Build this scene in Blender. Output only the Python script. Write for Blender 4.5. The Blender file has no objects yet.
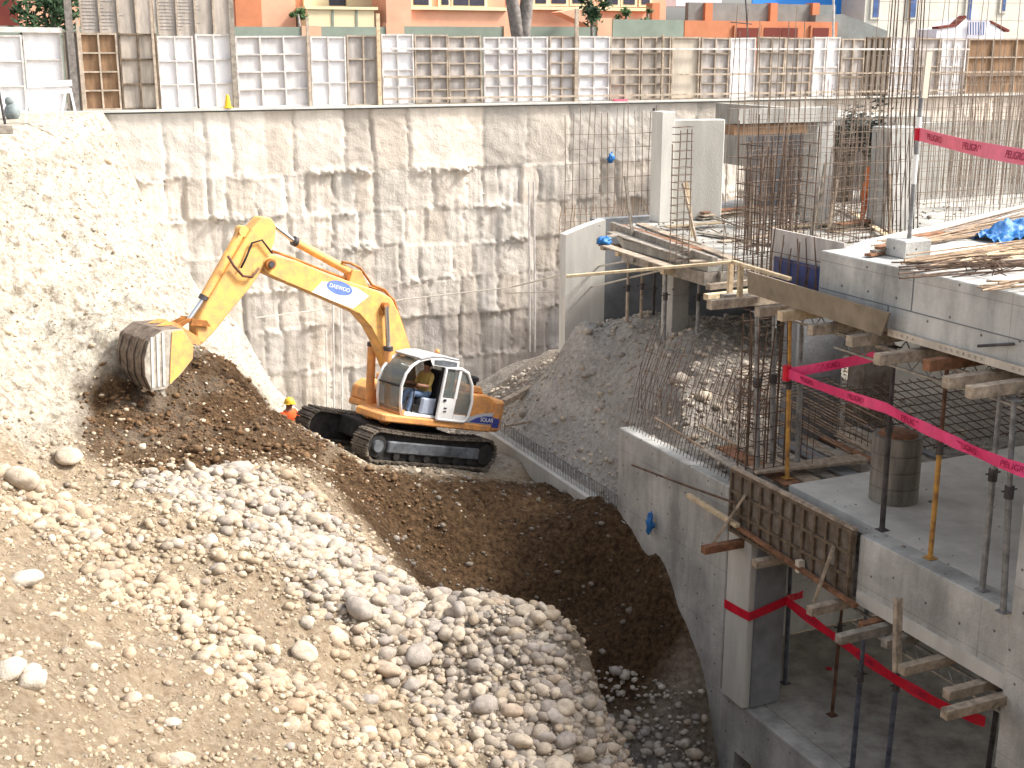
import bpy, math, random
import numpy as np
from mathutils import Vector, Matrix, noise as mnoise
random.seed(7); RNG = np.random.default_rng(7)
SC = bpy.context.scene; COL = SC.collection
R = math.radians

# ------------------------------------------------------------------ camera, sky, sun, exposure
FPX, TILT, HEAD, EYE = 1266.0, R(14.8), R(24.5), 1.95
cd = bpy.data.cameras.new('camera'); cam = bpy.data.objects.new('camera', cd); COL.objects.link(cam)
cd.sensor_width = 36; cd.lens = 36*FPX/1024; cd.clip_end = 2000; cd.clip_start = 0.05
cam.location = (0, 0, EYE); cam.rotation_euler = (R(90)-TILT, 0, -HEAD); SC.camera = cam

SUN_EL, SUN_DIR = R(44), Vector((0.93, -0.36, 0)).normalized()
world = bpy.data.worlds.new('World'); SC.world = world; world.use_nodes = True
wn = world.node_tree; sky = wn.nodes.new('ShaderNodeTexSky'); sky.sky_type = 'NISHITA'
sky.sun_disc = False; sky.sun_elevation = SUN_EL; sky.sun_rotation = math.atan2(SUN_DIR.x, SUN_DIR.y)
sky.dust_density = 4.0; sky.air_density = 1.0; sky.ozone_density = 0.6
bg = wn.nodes['Background']; bg.inputs['Strength'].default_value = 0.15
hs_ = wn.nodes.new('ShaderNodeHueSaturation'); hs_.inputs['Saturation'].default_value = 0.35
wn.links.new(sky.outputs[0], hs_.inputs['Color']); wn.links.new(hs_.outputs[0], bg.inputs[0])   # hazy, whitened sky
sl = bpy.data.lights.new('sun', 'SUN'); sun = bpy.data.objects.new('sun', sl); COL.objects.link(sun)
sl.energy = 2.95; sl.angle = R(9); sl.color = (1.0, 0.955, 0.89)
sdir = SUN_DIR*math.cos(SUN_EL) + Vector((0, 0, math.sin(SUN_EL)))
sun.rotation_euler = (-sdir).to_track_quat('-Z', 'Y').to_euler()
SC.view_settings.view_transform = 'Standard'; SC.view_settings.look = 'None'
SC.view_settings.exposure = 1.24; SC.view_settings.gamma = 1.0
SC.view_settings.use_curve_mapping = False

# survey helpers: a sight line from the photographer's spot to a real plane in the site
_h = Vector((math.sin(HEAD), math.cos(HEAD), 0)); _r = Vector((math.cos(HEAD), -math.sin(HEAD), 0)); _z = Vector((0, 0, 1))
_f = _h*math.cos(TILT) - _z*math.sin(TILT); _u = _h*math.sin(TILT) + _z*math.cos(TILT); EYEP = Vector((0, 0, EYE))
def ray(x, y): return _f + _r*((x-512)/FPX) - _u*((y-384)/FPX)
def onZ(x, y, z): d = ray(x, y); return EYEP + d*((z-EYE)/d.z)
def onX(x, y, X): d = ray(x, y); return EYEP + d*(X/d.x)
def onY(x, y, Y): d = ray(x, y); return EYEP + d*(Y/d.y)
def at(x, y, dist): d = ray(x, y); return EYEP + d*(dist/math.hypot(d.x, d.y))
def pix(X, Y, Z):
    v = np.stack([X, Y, Z-EYE], -1); k = v @ np.array(_f)
    return 512+FPX*(v @ np.array(_r))/k, 384-FPX*(v @ np.array(_u))/k

# ------------------------------------------------------------------ materials
def mat(name, col, rough=0.85, var=0.25, scale=3.0, bump=0.0, bscale=40.0, metal=0.0, attr=None, col2=None, streak=False, spec=0.3, coat=0):
    m = bpy.data.materials.new(name); m.use_nodes = True; nt = m.node_tree; N = nt.nodes; L = nt.links
    b = N['Principled BSDF']; b.inputs['Roughness'].default_value = rough; b.inputs['Metallic'].default_value = metal
    b.inputs['Specular IOR Level'].default_value = spec; b.inputs['Coat Weight'].default_value = coat
    geo = N.new('ShaderNodeNewGeometry'); mp = N.new('ShaderNodeMapping'); L.new(geo.outputs['Position'], mp.inputs[0])
    if streak: mp.inputs['Scale'].default_value = (1, 1, 0.18)
    nz = N.new('ShaderNodeTexNoise'); nz.inputs['Scale'].default_value = scale; nz.inputs['Detail'].default_value = 6; nz.inputs['Roughness'].default_value = 0.65
    L.new(mp.outputs[0], nz.inputs['Vector'])
    rp = N.new('ShaderNodeValToRGB'); L.new(nz.outputs[0], rp.inputs[0])
    c2 = col2 or tuple(c*(1-var*1.6) for c in col); c1 = tuple(min(1, c*(1+var*0.5)) for c in col)
    rp.color_ramp.elements[0].position = 0.33; rp.color_ramp.elements[1].position = 0.68
    rp.color_ramp.elements[0].color = (*c2, 1); rp.color_ramp.elements[1].color = (*c1, 1)
    out = rp.outputs[0]
    if attr:
        a = N.new('ShaderNodeAttribute'); a.attribute_name = attr
        mx = N.new('ShaderNodeMix'); mx.data_type = 'RGBA'; mx.blend_type = 'MULTIPLY'; mx.inputs[0].default_value = 1
        L.new(out, mx.inputs[6]); L.new(a.outputs['Color'], mx.inputs[7]); out = mx.outputs[2]
    L.new(out, b.inputs['Base Color'])
    if bump:
        n2 = N.new('ShaderNodeTexNoise'); n2.inputs['Scale'].default_value = bscale; n2.inputs['Detail'].default_value = 5
        L.new(geo.outputs['Position'], n2.inputs['Vector'])
        bp = N.new('ShaderNodeBump'); bp.inputs['Strength'].default_value = bump; bp.inputs['Distance'].default_value = 0.04
        L.new(n2.outputs[0], bp.inputs['Height']); L.new(bp.outputs[0], b.inputs['Normal'])
    return m
M = {}
M['concrete'] = mat('grey_concrete', (0.52, 0.51, 0.48), 0.9, 0.22, 1.3, 0.25, 25, streak=True)
def formed(name, col, jx, jz):
    m = mat(name, col, 0.9, 0.24, 1.4, 0.3, 25, streak=True); nt = m.node_tree; N = nt.nodes; L = nt.links; b = N['Principled BSDF']; src = b.inputs['Base Color'].links[0].from_socket
    geo = N.new('ShaderNodeNewGeometry'); sp = N.new('ShaderNodeSeparateXYZ'); L.new(geo.outputs['Position'], sp.inputs[0]); ad = N.new('ShaderNodeMath'); ad.operation = 'ADD'; L.new(sp.outputs[0], ad.inputs[0]); L.new(sp.outputs[1], ad.inputs[1])
    cb = N.new('ShaderNodeCombineXYZ'); L.new(ad.outputs[0], cb.inputs[0]); L.new(sp.outputs[2], cb.inputs[1])
    br = N.new('ShaderNodeTexBrick'); br.inputs['Scale'].default_value = 1; br.inputs['Brick Width'].default_value = jx; br.inputs['Row Height'].default_value = jz; br.inputs['Mortar Size'].default_value = 0.007; br.inputs['Mortar Smooth'].default_value = 0.3; br.offset = 0.0
    br.inputs['Color1'].default_value = (1, 1, 1, 1); br.inputs['Color2'].default_value = (0.94, 0.94, 0.93, 1); br.inputs['Mortar'].default_value = (0.70, 0.69, 0.67, 1); L.new(cb.outputs[0], br.inputs['Vector'])
    ns = N.new('ShaderNodeTexNoise'); ns.inputs['Scale'].default_value = 0.8; ns.inputs['Detail'].default_value = 8; ns.inputs['Roughness'].default_value = 0.7; L.new(geo.outputs['Position'], ns.inputs['Vector'])
    rs = N.new('ShaderNodeMapRange'); rs.inputs[1].default_value = 0.40; rs.inputs[2].default_value = 0.58; rs.inputs[3].default_value = 0.70; rs.inputs[4].default_value = 1.0; L.new(ns.outputs[0], rs.inputs[0])
    vo = N.new('ShaderNodeTexVoronoi'); vo.voronoi_dimensions = '2D'; vo.inputs['Scale'].default_value = 1.7; vo.inputs['Randomness'].default_value = 0.45; L.new(cb.outputs[0], vo.inputs['Vector'])
    th = N.new('ShaderNodeMapRange'); th.inputs[1].default_value = 0.022; th.inputs[2].default_value = 0.045; th.inputs[3].default_value = 0.25; th.inputs[4].default_value = 1.0; L.new(vo.outputs['Distance'], th.inputs[0])
    m1 = N.new('ShaderNodeMath'); m1.operation = 'MULTIPLY'; L.new(rs.outputs[0], m1.inputs[0]); L.new(th.outputs[0], m1.inputs[1])
    x1 = N.new('ShaderNodeMix'); x1.data_type = 'RGBA'; x1.blend_type = 'MULTIPLY'; x1.inputs[0].default_value = 1; L.new(src, x1.inputs[6]); L.new(br.outputs['Color'], x1.inputs[7])
    x2 = N.new('ShaderNodeMix'); x2.data_type = 'RGBA'; x2.blend_type = 'MULTIPLY'; x2.inputs[0].default_value = 1; L.new(x1.outputs[2], x2.inputs[6]); L.new(m1.outputs[0], x2.inputs[7]); L.new(x2.outputs[2], b.inputs['Base Color']); return m
M['concrete'] = formed('board_marked_concrete', (0.53, 0.52, 0.49), 2.44, 1.22)
M['concrete_pale'] = mat('pale_concrete', (0.58, 0.56, 0.51), 0.9, 0.15, 1.6, 0.2, 25, streak=True)
M['concrete_old'] = mat('blotched_concrete', (0.40, 0.385, 0.35), 0.9, 0.3, 2.0, 0.3, 20, streak=True)
M['drum'] = mat('brownish_concrete', (0.27, 0.245, 0.21), 0.9, 0.35, 3, 0.3, 25, streak=True)
M['concrete_dark'] = mat('dark_concrete', (0.20, 0.205, 0.215), 0.85, 0.25, 1.5, 0.2, 25)  # darker bluish grey concrete
M['wall'] = mat('underpinning_concrete', (0.555, 0.50, 0.435), 0.95, 0.08, 0.9, 0.5, 14, attr='tint', streak=True)
M['white'] = mat('whitewashed_board', (0.80, 0.79, 0.80), 0.8, 0.1, 2.5, 0.1, 30, streak=True)
M['offwhite'] = mat('scuffed_white_board', (0.66, 0.63, 0.62), 0.85, 0.18, 3, 0.1, 30, streak=True)
M['greyboard'] = mat('grey_shutter_board', (0.47, 0.43, 0.40), 0.9, 0.25, 4, 0.15, 30, streak=True)
M['tanboard'] = mat('tan_shutter_board', (0.48, 0.42, 0.36), 0.9, 0.25, 4, 0.15, 30, streak=True)
M['brownboard'] = mat('brown_shutter_board', (0.27, 0.165, 0.095), 0.9, 0.3, 5, 0.15, 30, streak=True)
M['creamboard'] = mat('cream_shutter_board', (0.56, 0.49, 0.40), 0.9, 0.15, 4, 0.1, 30, streak=True)
M['ribwhite'] = mat('white_shutter_rib', (0.62, 0.58, 0.55), 0.85, 0.2, 5)
M['ribtan'] = mat('tan_shutter_rib', (0.45, 0.37, 0.29), 0.85, 0.25, 5)
M['timber'] = mat('weathered_timber', (0.43, 0.345, 0.26), 0.9, 0.35, 7, 0.3, 60)
M['timber_new'] = mat('fresh_timber', (0.62, 0.48, 0.31), 0.85, 0.25, 7, 0.25, 60)
M['timber_red'] = mat('reddish_timber', (0.27, 0.13, 0.07), 0.9, 0.35, 7, 0.3, 60)
M['timber_grey'] = mat('grey_timber', (0.34, 0.30, 0.25), 0.9, 0.35, 6, 0.3, 60)
M['plyboard'] = mat('brown_form_board', (0.25, 0.20, 0.145), 0.7, 0.2, 3, 0.1, 40)
M['form'] = mat('stained_steel_form', (0.17, 0.15, 0.13), 0.85, 0.55, 3.5, 0.3, 30, col2=(0.10, 0.07, 0.045))
M['formrib'] = mat('rusty_form_rib', (0.17, 0.125, 0.085), 0.85, 0.4, 6, 0.2, 30)
M['rebar'] = mat('rusty_rebar', (0.13, 0.085, 0.06), 0.9, 0.4, 5)
M['rebar_far'] = mat('pale_rusty_rebar', (0.26, 0.20, 0.155), 0.9, 0.3, 5)
M['rebar_tan'] = mat('tan_rusty_rebar', (0.34, 0.24, 0.16), 0.9, 0.35, 5)
M['steel'] = mat('galvanised_prop', (0.30, 0.30, 0.30), 0.55, 0.35, 6, metal=0.35)
M['steel_dark'] = mat('dark_painted_prop', (0.085, 0.075, 0.075), 0.6, 0.4, 6)
M['steel_blue'] = mat('blue_grey_prop', (0.115, 0.125, 0.16), 0.6, 0.35, 6)
M['steel_yellow'] = mat('worn_yellow_prop', (0.50, 0.27, 0.055), 0.65, 0.5, 6, col2=(0.24, 0.12, 0.05))
M['steel_rust'] = mat('rusty_prop', (0.16, 0.085, 0.055), 0.85, 0.4, 6)
M['orange'] = mat('excavator_orange', (0.78, 0.345, 0.095), 0.6, 0.2, 4.5, 0.1, 30, coat=0.0, col2=(0.46, 0.235, 0.11))
M['yellow'] = mat('sunlit_boom_orange', (0.80, 0.43, 0.11), 0.6, 0.2, 4.5, 0.1, 30, coat=0.0, col2=(0.52, 0.30, 0.13))  # house orange made yellower: sunlight on boom and stick put into the colour
M['orange_dirty'] = mat('grimy_orange', (0.42, 0.17, 0.045), 0.7, 0.35, 4)
M['track'] = mat('muddy_track_steel', (0.175, 0.145, 0.115), 0.75, 0.45, 7, 0.3, 30, metal=0.2)
M['under'] = mat('greasy_undercarriage', (0.035, 0.033, 0.032), 0.7, 0.4, 6)
M['trackframe'] = mat('grey_track_frame', (0.14, 0.15, 0.165), 0.6, 0.4, 4)
M['cabwhite'] = mat('cab_white', (0.78, 0.77, 0.75), 0.45, 0.1, 3)
M['cabgrey'] = mat('cab_roof_grey', (0.42, 0.42, 0.42), 0.5, 0.15, 3)
M['dark'] = mat('black_rubber', (0.02, 0.02, 0.022), 0.7, 0.3, 4)
M['chrome'] = mat('polished_rod', (0.75, 0.75, 0.76), 0.25, 0.05, 4, metal=0.9)
M['blueseat'] = mat('pale_blue_seat', (0.38, 0.43, 0.52), 0.8, 0.15, 5)
M['bucketworn'] = mat('worn_bucket_steel', (0.50, 0.45, 0.38), 0.55, 0.3, 6, 0.2, 40, metal=0.25)
M['bucketdark'] = mat('shaded_bucket_steel', (0.20, 0.155, 0.12), 0.85, 0.4, 6, 0.3, 40)  # bucket back: its shaded side put into a darker steel colour
M['decalblue'] = mat('decal_blue', (0.05, 0.07, 0.30), 0.5, 0.15, 5)
M['ovalblue'] = mat('oval_blue', (0.14, 0.22, 0.52), 0.5, 0.15, 5)
M['decalsilver'] = mat('decal_silver', (0.52, 0.54, 0.57), 0.5, 0.1, 5)
M['decalwhite'] = mat('decal_white', (0.82, 0.81, 0.78), 0.5, 0.05, 5)
M['tape'] = mat('faded_red_tape', (0.62, 0.012, 0.035), 0.5, 0.15, 5)
M['tape_pink'] = mat('pink_tape', (0.72, 0.05, 0.17), 0.5, 0.12, 5)
M['tape_pale'] = mat('sunlit_pink_tape', (0.80, 0.16, 0.24), 0.5, 0.1, 5)
M['tapeink'] = mat('tape_ink', (0.30, 0.005, 0.05), 0.6, 0.1, 5)
M['bluetarp'] = mat('blue_tarp', (0.03, 0.17, 0.46), 0.5, 0.3, 4, 0.3, 12)
M['bluefilm'] = mat('dark_blue_film', (0.03, 0.05, 0.17), 0.4, 0.3, 4)
M['salmon'] = mat('salmon_render', (0.70, 0.38, 0.25), 0.9, 0.1, 0.8)
M['terracotta'] = mat('terracotta_render', (0.52, 0.20, 0.10), 0.9, 0.12, 0.8)
M['cream'] = mat('cream_render', (0.72, 0.62, 0.40), 0.9, 0.08, 1)
M['maroon'] = mat('maroon_render', (0.16, 0.035, 0.025), 0.9, 0.15, 1)
M['housegrey'] = mat('pale_house_render', (0.60, 0.575, 0.50), 0.9, 0.1, 1)
M['housewhite'] = mat('white_house_render', (0.78, 0.76, 0.80), 0.9, 0.06, 1)
M['greenwall'] = mat('grey_green_render', (0.235, 0.275, 0.225), 0.9, 0.12, 1)
M['darkroof'] = mat('grey_roof', (0.21, 0.22, 0.21), 0.9, 0.2, 1)
M['glass_dark'] = mat('dark_window', (0.035, 0.035, 0.06), 0.15, 0.3, 2, spec=0.6)
M['glass_blue'] = mat('blue_window', (0.05, 0.11, 0.28), 0.15, 0.3, 2, spec=0.6)
M['bluesheet'] = mat('bright_blue_sheet', (0.03, 0.24, 0.72), 0.6, 0.1, 1)
M['asphalt'] = mat('dusty_street', (0.22, 0.20, 0.18), 0.95, 0.2, 0.8)
M['bark'] = mat('grey_bark', (0.23, 0.205, 0.185), 0.95, 0.3, 6, 0.4, 20)
M['leaf'] = mat('dark_leaf', (0.035, 0.075, 0.028), 0.8, 0.4, 3)
M['leaf2'] = mat('shrub_leaf', (0.06, 0.12, 0.035), 0.8, 0.4, 3)
M['net'] = mat('black_netting', (0.06, 0.065, 0.055), 0.9, 0.4, 3)
M['yellowplastic'] = mat('yellow_plastic', (0.75, 0.50, 0.03), 0.5, 0.1, 4)
M['skin'] = mat('skin', (0.30, 0.155, 0.095), 0.6, 0.15, 9)
M['olive'] = mat('mustard_shirt', (0.42, 0.30, 0.09), 0.9, 0.2, 8)
M['jeans'] = mat('jeans_cloth', (0.13, 0.19, 0.30), 0.9, 0.2, 8)
M['vest'] = mat('orange_vest', (0.80, 0.13, 0.03), 0.8, 0.15, 8)
M['trouser_orange'] = mat('orange_overalls', (0.62, 0.15, 0.035), 0.85, 0.15, 8)
M['helmet_yellow'] = mat('yellow_helmet', (0.80, 0.50, 0.05), 0.4, 0.1, 6)
M['helmet_brown'] = mat('brown_helmet', (0.20, 0.09, 0.05), 0.5, 0.1, 6)
M['hair'] = mat('black_hair', (0.012, 0.010, 0.009), 0.7, 0.2, 8)
M['greycloth'] = mat('grey_sack_cloth', (0.22, 0.25, 0.25), 0.9, 0.25, 5)
M['rope'] = mat('pale_rope', (0.55, 0.50, 0.43), 0.9, 0.15, 9)
M['stone'] = mat('river_stone', (0.46, 0.42, 0.37), 0.9, 0.22, 9, 0.35, 45, attr='tint')
def cabglass():
    m = bpy.data.materials.new('cab_glass'); m.use_nodes = True; nt = m.node_tree; b = nt.nodes['Principled BSDF']
    b.inputs['Base Color'].default_value = (0.16, 0.18, 0.17, 1); b.inputs['Roughness'].default_value = 0.08
    b.inputs['Alpha'].default_value = 0.55; b.inputs['Specular IOR Level'].default_value = 0.7
    n = nt.nodes.new('ShaderNodeTexNoise'); n.inputs['Scale'].default_value = 3
    mr = nt.nodes.new('ShaderNodeMapRange'); mr.inputs[3].default_value = 0.42; mr.inputs[4].default_value = 0.62
    nt.links.new(n.outputs[0], mr.inputs[0]); nt.links.new(mr.outputs[0], b.inputs['Alpha']); return m
M['glass'] = cabglass()
def soil():
    m = bpy.data.materials.new('site_soil'); m.use_nodes = True; nt = m.node_tree; N = nt.nodes; L = nt.links
    b = N['Principled BSDF']; b.inputs['Roughness'].default_value = 0.97; b.inputs['Specular IOR Level'].default_value = 0.15
    geo = N.new('ShaderNodeNewGeometry')
    a = N.new('ShaderNodeAttribute'); a.attribute_name = 'moist'
    g = N.new('ShaderNodeAttribute'); g.attribute_name = 'grey'
    n1 = N.new('ShaderNodeTexNoise'); n1.inputs['Scale'].default_value = 0.9; n1.inputs['Detail'].default_value = 9; n1.inputs['Roughness'].default_value = 0.7
    n2 = N.new('ShaderNodeTexNoise'); n2.inputs['Scale'].default_value = 9; n2.inputs['Detail'].default_value = 8; n2.inputs['Roughness'].default_value = 0.75
    vo = N.new('ShaderNodeTexVoronoi'); vo.inputs['Scale'].default_value = 7.5; vo.inputs['Randomness'].default_value = 1
    for t in (n1, n2, vo): L.new(geo.outputs['Position'], t.inputs['Vector'])
    def ramp(src, p0, c0, p1, c1):
        r = N.new('ShaderNodeValToRGB'); r.color_ramp.elements[0].position = p0; r.color_ramp.elements[0].color = (*c0, 1)
        r.color_ramp.elements[1].position = p1; r.color_ramp.elements[1].color = (*c1, 1); L.new(src, r.inputs[0]); return r.outputs[0]
    dry = ramp(n2.outputs[0], 0.36, (0.48, 0.415, 0.32), 0.62, (0.71, 0.655, 0.56))
    moist = ramp(n2.outputs[0], 0.36, (0.030, 0.016, 0.008), 0.68, (0.185, 0.112, 0.058))
    grey = ramp(n2.outputs[0], 0.36, (0.18, 0.16, 0.14), 0.64, (0.40, 0.365, 0.32)); gravel = ramp(n2.outputs[0], 0.34, (0.40, 0.37, 0.33), 0.62, (0.68, 0.64, 0.58))
    def mix(f, x, y):
        k = N.new('ShaderNodeMix'); k.data_type = 'RGBA'; L.new(f, k.inputs[0]); L.new(x, k.inputs[6]); L.new(y, k.inputs[7]); return k.outputs[2]
    vs = N.new('ShaderNodeTexVoronoi'); vs.inputs['Scale'].default_value = 3.4; L.new(geo.outputs['Position'], vs.inputs['Vector'])
    n3 = N.new('ShaderNodeTexNoise'); n3.inputs['Scale'].default_value = 5.5; n3.inputs['Detail'].default_value = 7; n3.inputs['Roughness'].default_value = 0.8; L.new(geo.outputs['Position'], n3.inputs['Vector'])
    pits = N.new('ShaderNodeMath'); pits.operation = 'MULTIPLY_ADD'; pits.inputs[1].default_value = 0.35; L.new(vs.outputs['Distance'], pits.inputs[0]); L.new(n3.outputs[0], pits.inputs[2])
    pr = N.new('ShaderNodeMapRange'); pr.inputs[1].default_value = 0.53; pr.inputs[2].default_value = 0.66; pr.inputs[3].default_value = 0.8; pr.inputs[4].default_value = 0.0; L.new(pits.outputs[0], pr.inputs[0])
    dk = N.new('ShaderNodeMix'); dk.data_type = 'RGBA'; L.new(pr.outputs[0], dk.inputs[0]); L.new(dry, dk.inputs[6]); dk.inputs[7].default_value = (0.28, 0.23, 0.17, 1); dry = dk.outputs[2]
    pa = N.new('ShaderNodeAttribute'); pa.attribute_name = 'pale'
    sand = ramp(n2.outputs[0], 0.36, (0.33, 0.238, 0.15), 0.64, (0.54, 0.435, 0.31)); dry = mix(pa.outputs['Fac'], sand, dry)
    grey = mix(pa.outputs['Fac'], grey, gravel); c = mix(g.outputs['Fac'], dry, grey)
    ad = N.new('ShaderNodeMath'); ad.operation = 'MULTIPLY_ADD'; ad.inputs[1].default_value = 0.8; L.new(n1.outputs[0], ad.inputs[0])
    ma = N.new('ShaderNodeMath'); ma.operation = 'ADD'; ma.inputs[1].default_value = -0.4; L.new(a.outputs['Fac'], ma.inputs[0]); L.new(ma.outputs[0], ad.inputs[2])
    cl = N.new('ShaderNodeClamp'); L.new(ad.outputs[0], cl.inputs[0])
    sz = N.new('ShaderNodeSeparateXYZ'); L.new(geo.outputs['Position'], sz.inputs[0]); wv = N.new('ShaderNodeMath'); wv.operation = 'MULTIPLY_ADD'; wv.inputs[1].default_value = 1.2; L.new(n1.outputs[0], wv.inputs[0]); L.new(sz.outputs[2], wv.inputs[2])
    sn = N.new('ShaderNodeTexNoise'); sn.noise_dimensions = '1D'; sn.inputs['Scale'].default_value = 1.6; sn.inputs['Detail'].default_value = 4; L.new(wv.outputs[0], sn.inputs['W'])
    sr = N.new('ShaderNodeMapRange'); sr.inputs[1].default_value = 0.35; sr.inputs[2].default_value = 0.6; sr.inputs[3].default_value = 0.82; sr.inputs[4].default_value = 1.05; L.new(sn.outputs[0], sr.inputs[0])
    sm = N.new('ShaderNodeMix'); sm.data_type = 'RGBA'; sm.blend_type = 'MULTIPLY'; sm.inputs[0].default_value = 1; L.new(c, sm.inputs[6]); L.new(sr.outputs[0], sm.inputs[7]); c = sm.outputs[2]
    c = mix(cl.outputs[0], c, moist); L.new(c, b.inputs['Base Color'])
    hh = N.new('ShaderNodeMath'); hh.operation = 'MULTIPLY_ADD'; hh.inputs[1].default_value = -0.55; L.new(vo.outputs['Distance'], hh.inputs[0]); L.new(n2.outputs[0], hh.inputs[2])
    bp = N.new('ShaderNodeBump'); bp.inputs['Strength'].default_value = 1.0; bp.inputs['Distance'].default_value = 0.16
    L.new(hh.outputs[0], bp.inputs['Height']); L.new(bp.outputs[0], b.inputs['Normal'])
    return m
M['soil'] = soil()

# ------------------------------------------------------------------ mesh collecting helpers
MW = {}
class MB:
    def __init__(s): s.v = []; s.f = []
    def add(s, vs, fs):
        n = len(s.v); s.v += [Vector(v) for v in vs]; s.f += [tuple(i+n for i in f) for f in fs]; return s
    def box(s, lo, hi):
        (a, b, c), (d, e, f) = lo, hi
        return s.add([(a,b,c),(d,b,c),(d,e,c),(a,e,c),(a,b,f),(d,b,f),(d,e,f),(a,e,f)], [(3,2,1,0),(4,5,6,7),(0,1,5,4),(1,2,6,5),(2,3,7,6),(3,0,4,7)])
    def beam(s, p, q, w, h, up=(0,0,1)):
        p, q = Vector(p), Vector(q); d = (q-p).normalized(); up = Vector(up)
        if abs(d.dot(up)) > 0.97: up = Vector((0, 1, 0))
        sx = d.cross(up).normalized()*(w/2); sz = sx.cross(d).normalized()*(h/2)
        return s.add([p-sx-sz, p+sx-sz, p+sx+sz, p-sx+sz, q-sx-sz, q+sx-sz, q+sx+sz, q-sx+sz], [(0,1,2,3),(7,6,5,4),(0,4,5,1),(1,5,6,2),(2,6,7,3),(3,7,4,0)])
    def tube(s, pts, r, n=8, r2=None):
        pts = [Vector(p) for p in pts]; k = len(pts); rings = []
        for i, p in enumerate(pts):
            d = (pts[min(i+1, k-1)]-pts[max(i-1, 0)]).normalized()
            a = d.orthogonal().normalized() if i == 0 else (a - d*a.dot(d)).normalized()
            b = d.cross(a); rr = r if r2 is None else r+(r2-r)*i/(k-1)
            rings.append([p+(a*math.cos(t)+b*math.sin(t))*rr for t in [2*math.pi*j/n for j in range(n)]])
        vs = [v for rg in rings for v in rg]; fs = []
        for i in range(k-1):
            for j in range(n): fs.append((i*n+j, i*n+(j+1)%n, (i+1)*n+(j+1)%n, (i+1)*n+j))
        fs += [tuple(range(n-1, -1, -1)), tuple((k-1)*n+j for j in range(n))]
        return s.add(vs, fs)
    def prism(s, poly, fn, a, b):              # poly in 2D, fn(u, v, t) -> 3D, extruded from t=a to t=b
        n = len(poly); vs = [fn(u, v, a) for u, v in poly]+[fn(u, v, b) for u, v in poly]
        return s.add(vs, [tuple(range(n)), tuple(range(2*n-1, n-1, -1))]+[(i, i+n, (i+1) % n+n, (i+1) % n) for i in range(n)])
    def ball(s, c, r, seg=12, rings=8):
        c = Vector(c); r = (r, r, r) if not hasattr(r, '__len__') else r; vs = []; fs = []
        for i in range(rings+1):
            t = math.pi*i/rings
            for j in range(seg):
                p = 2*math.pi*j/seg; vs.append(c+Vector((r[0]*math.sin(t)*math.cos(p), r[1]*math.sin(t)*math.sin(p), r[2]*math.cos(t))))
        for i in range(rings):
            for j in range(seg): fs.append((i*seg+j, (i+1)*seg+j, (i+1)*seg+(j+1) % seg, i*seg+(j+1) % seg))
        return s.add(vs, fs)
    def rag(s, c, r, seed=0):                  # crumpled cloth or bag
        k = len(s.v); s.ball(c, r, 18, 12); c = Vector(c)
        for i in range(k, len(s.v)):
            d = s.v[i]-c; q = d*(7/max(r))*0.35+Vector((seed, 0, 0)); s.v[i] = c+d*(1+0.75*mnoise.noise(q)+0.35*mnoise.noise(q*2.6))
        return s
    def lathe(s, c, prof, n=20):
        c = Vector(c); vs = []; fs = []
        for r, z in prof:
            for j in range(n): t = 2*math.pi*j/n; vs.append(c+Vector((r*math.cos(t), r*math.sin(t), z)))
        for i in range(len(prof)-1):
            for j in range(n): fs.append((i*n+j, i*n+(j+1) % n, (i+1)*n+(j+1) % n, (i+1)*n+j))
        fs += [tuple(range(n-1, -1, -1)), tuple((len(prof)-1)*n+j for j in range(n))]
        return s.add(vs, fs)
def _mesh(name, mb, m, inv, smooth, bevel):
    me = bpy.data.meshes.new(name); me.from_pydata([inv @ v for v in mb.v], [], mb.f); me.materials.append(M[m] if isinstance(m, str) else m)
    me.validate()
    import bmesh
    bm = bmesh.new(); bm.from_mesh(me); bmesh.ops.recalc_face_normals(bm, faces=bm.faces); bm.to_mesh(me); bm.free()
    if smooth: me.shade_smooth()
    o = bpy.data.objects.new(name, me); COL.objects.link(o)
    if smooth == 'auto':
        me.set_sharp_from_angle(angle=R(35))
    if bevel:
        b = o.modifiers.new('bevel', 'BEVEL'); b.width = bevel; b.segments = 1; b.limit_method = 'ANGLE'
    return o
def tag(o, label=None, cat=None, group=None, kind=None):
    if label: o['label'] = label
    if cat: o['category'] = cat
    if group: o['group'] = group
    if kind or label: o['kind'] = kind or 'thing'
    return o
def thing(name, loc, label, cat, group=None, mw=None):
    o = bpy.data.objects.new(name, None); o.empty_display_size = 0.2; COL.objects.link(o)
    mw = mw or Matrix.Translation(Vector(loc)); o.matrix_world = mw; MW[o] = mw
    return tag(o, label, cat, group)
def part(name, mb, m, parent, smooth=False, bevel=0, label=None, local=False):
    inv = Matrix.Identity(4) if local else MW[parent].inverted()
    o = _mesh(name, mb, m, inv, smooth, bevel); o.parent = parent; MW[o] = MW[parent]
    if label: o['label'] = label
    return o
def solo(name, mb, m, label=None, cat=None, group=None, kind=None, smooth=False, bevel=0):
    n = len(mb.v); c = Vector((sum(v.x for v in mb.v)/n, sum(v.y for v in mb.v)/n, min(v.z for v in mb.v)))
    o = _mesh(name, mb, m, Matrix.Translation(-c), smooth, bevel); o.location = c; MW[o] = Matrix.Translation(c)
    return tag(o, label, cat, group, kind)
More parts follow.
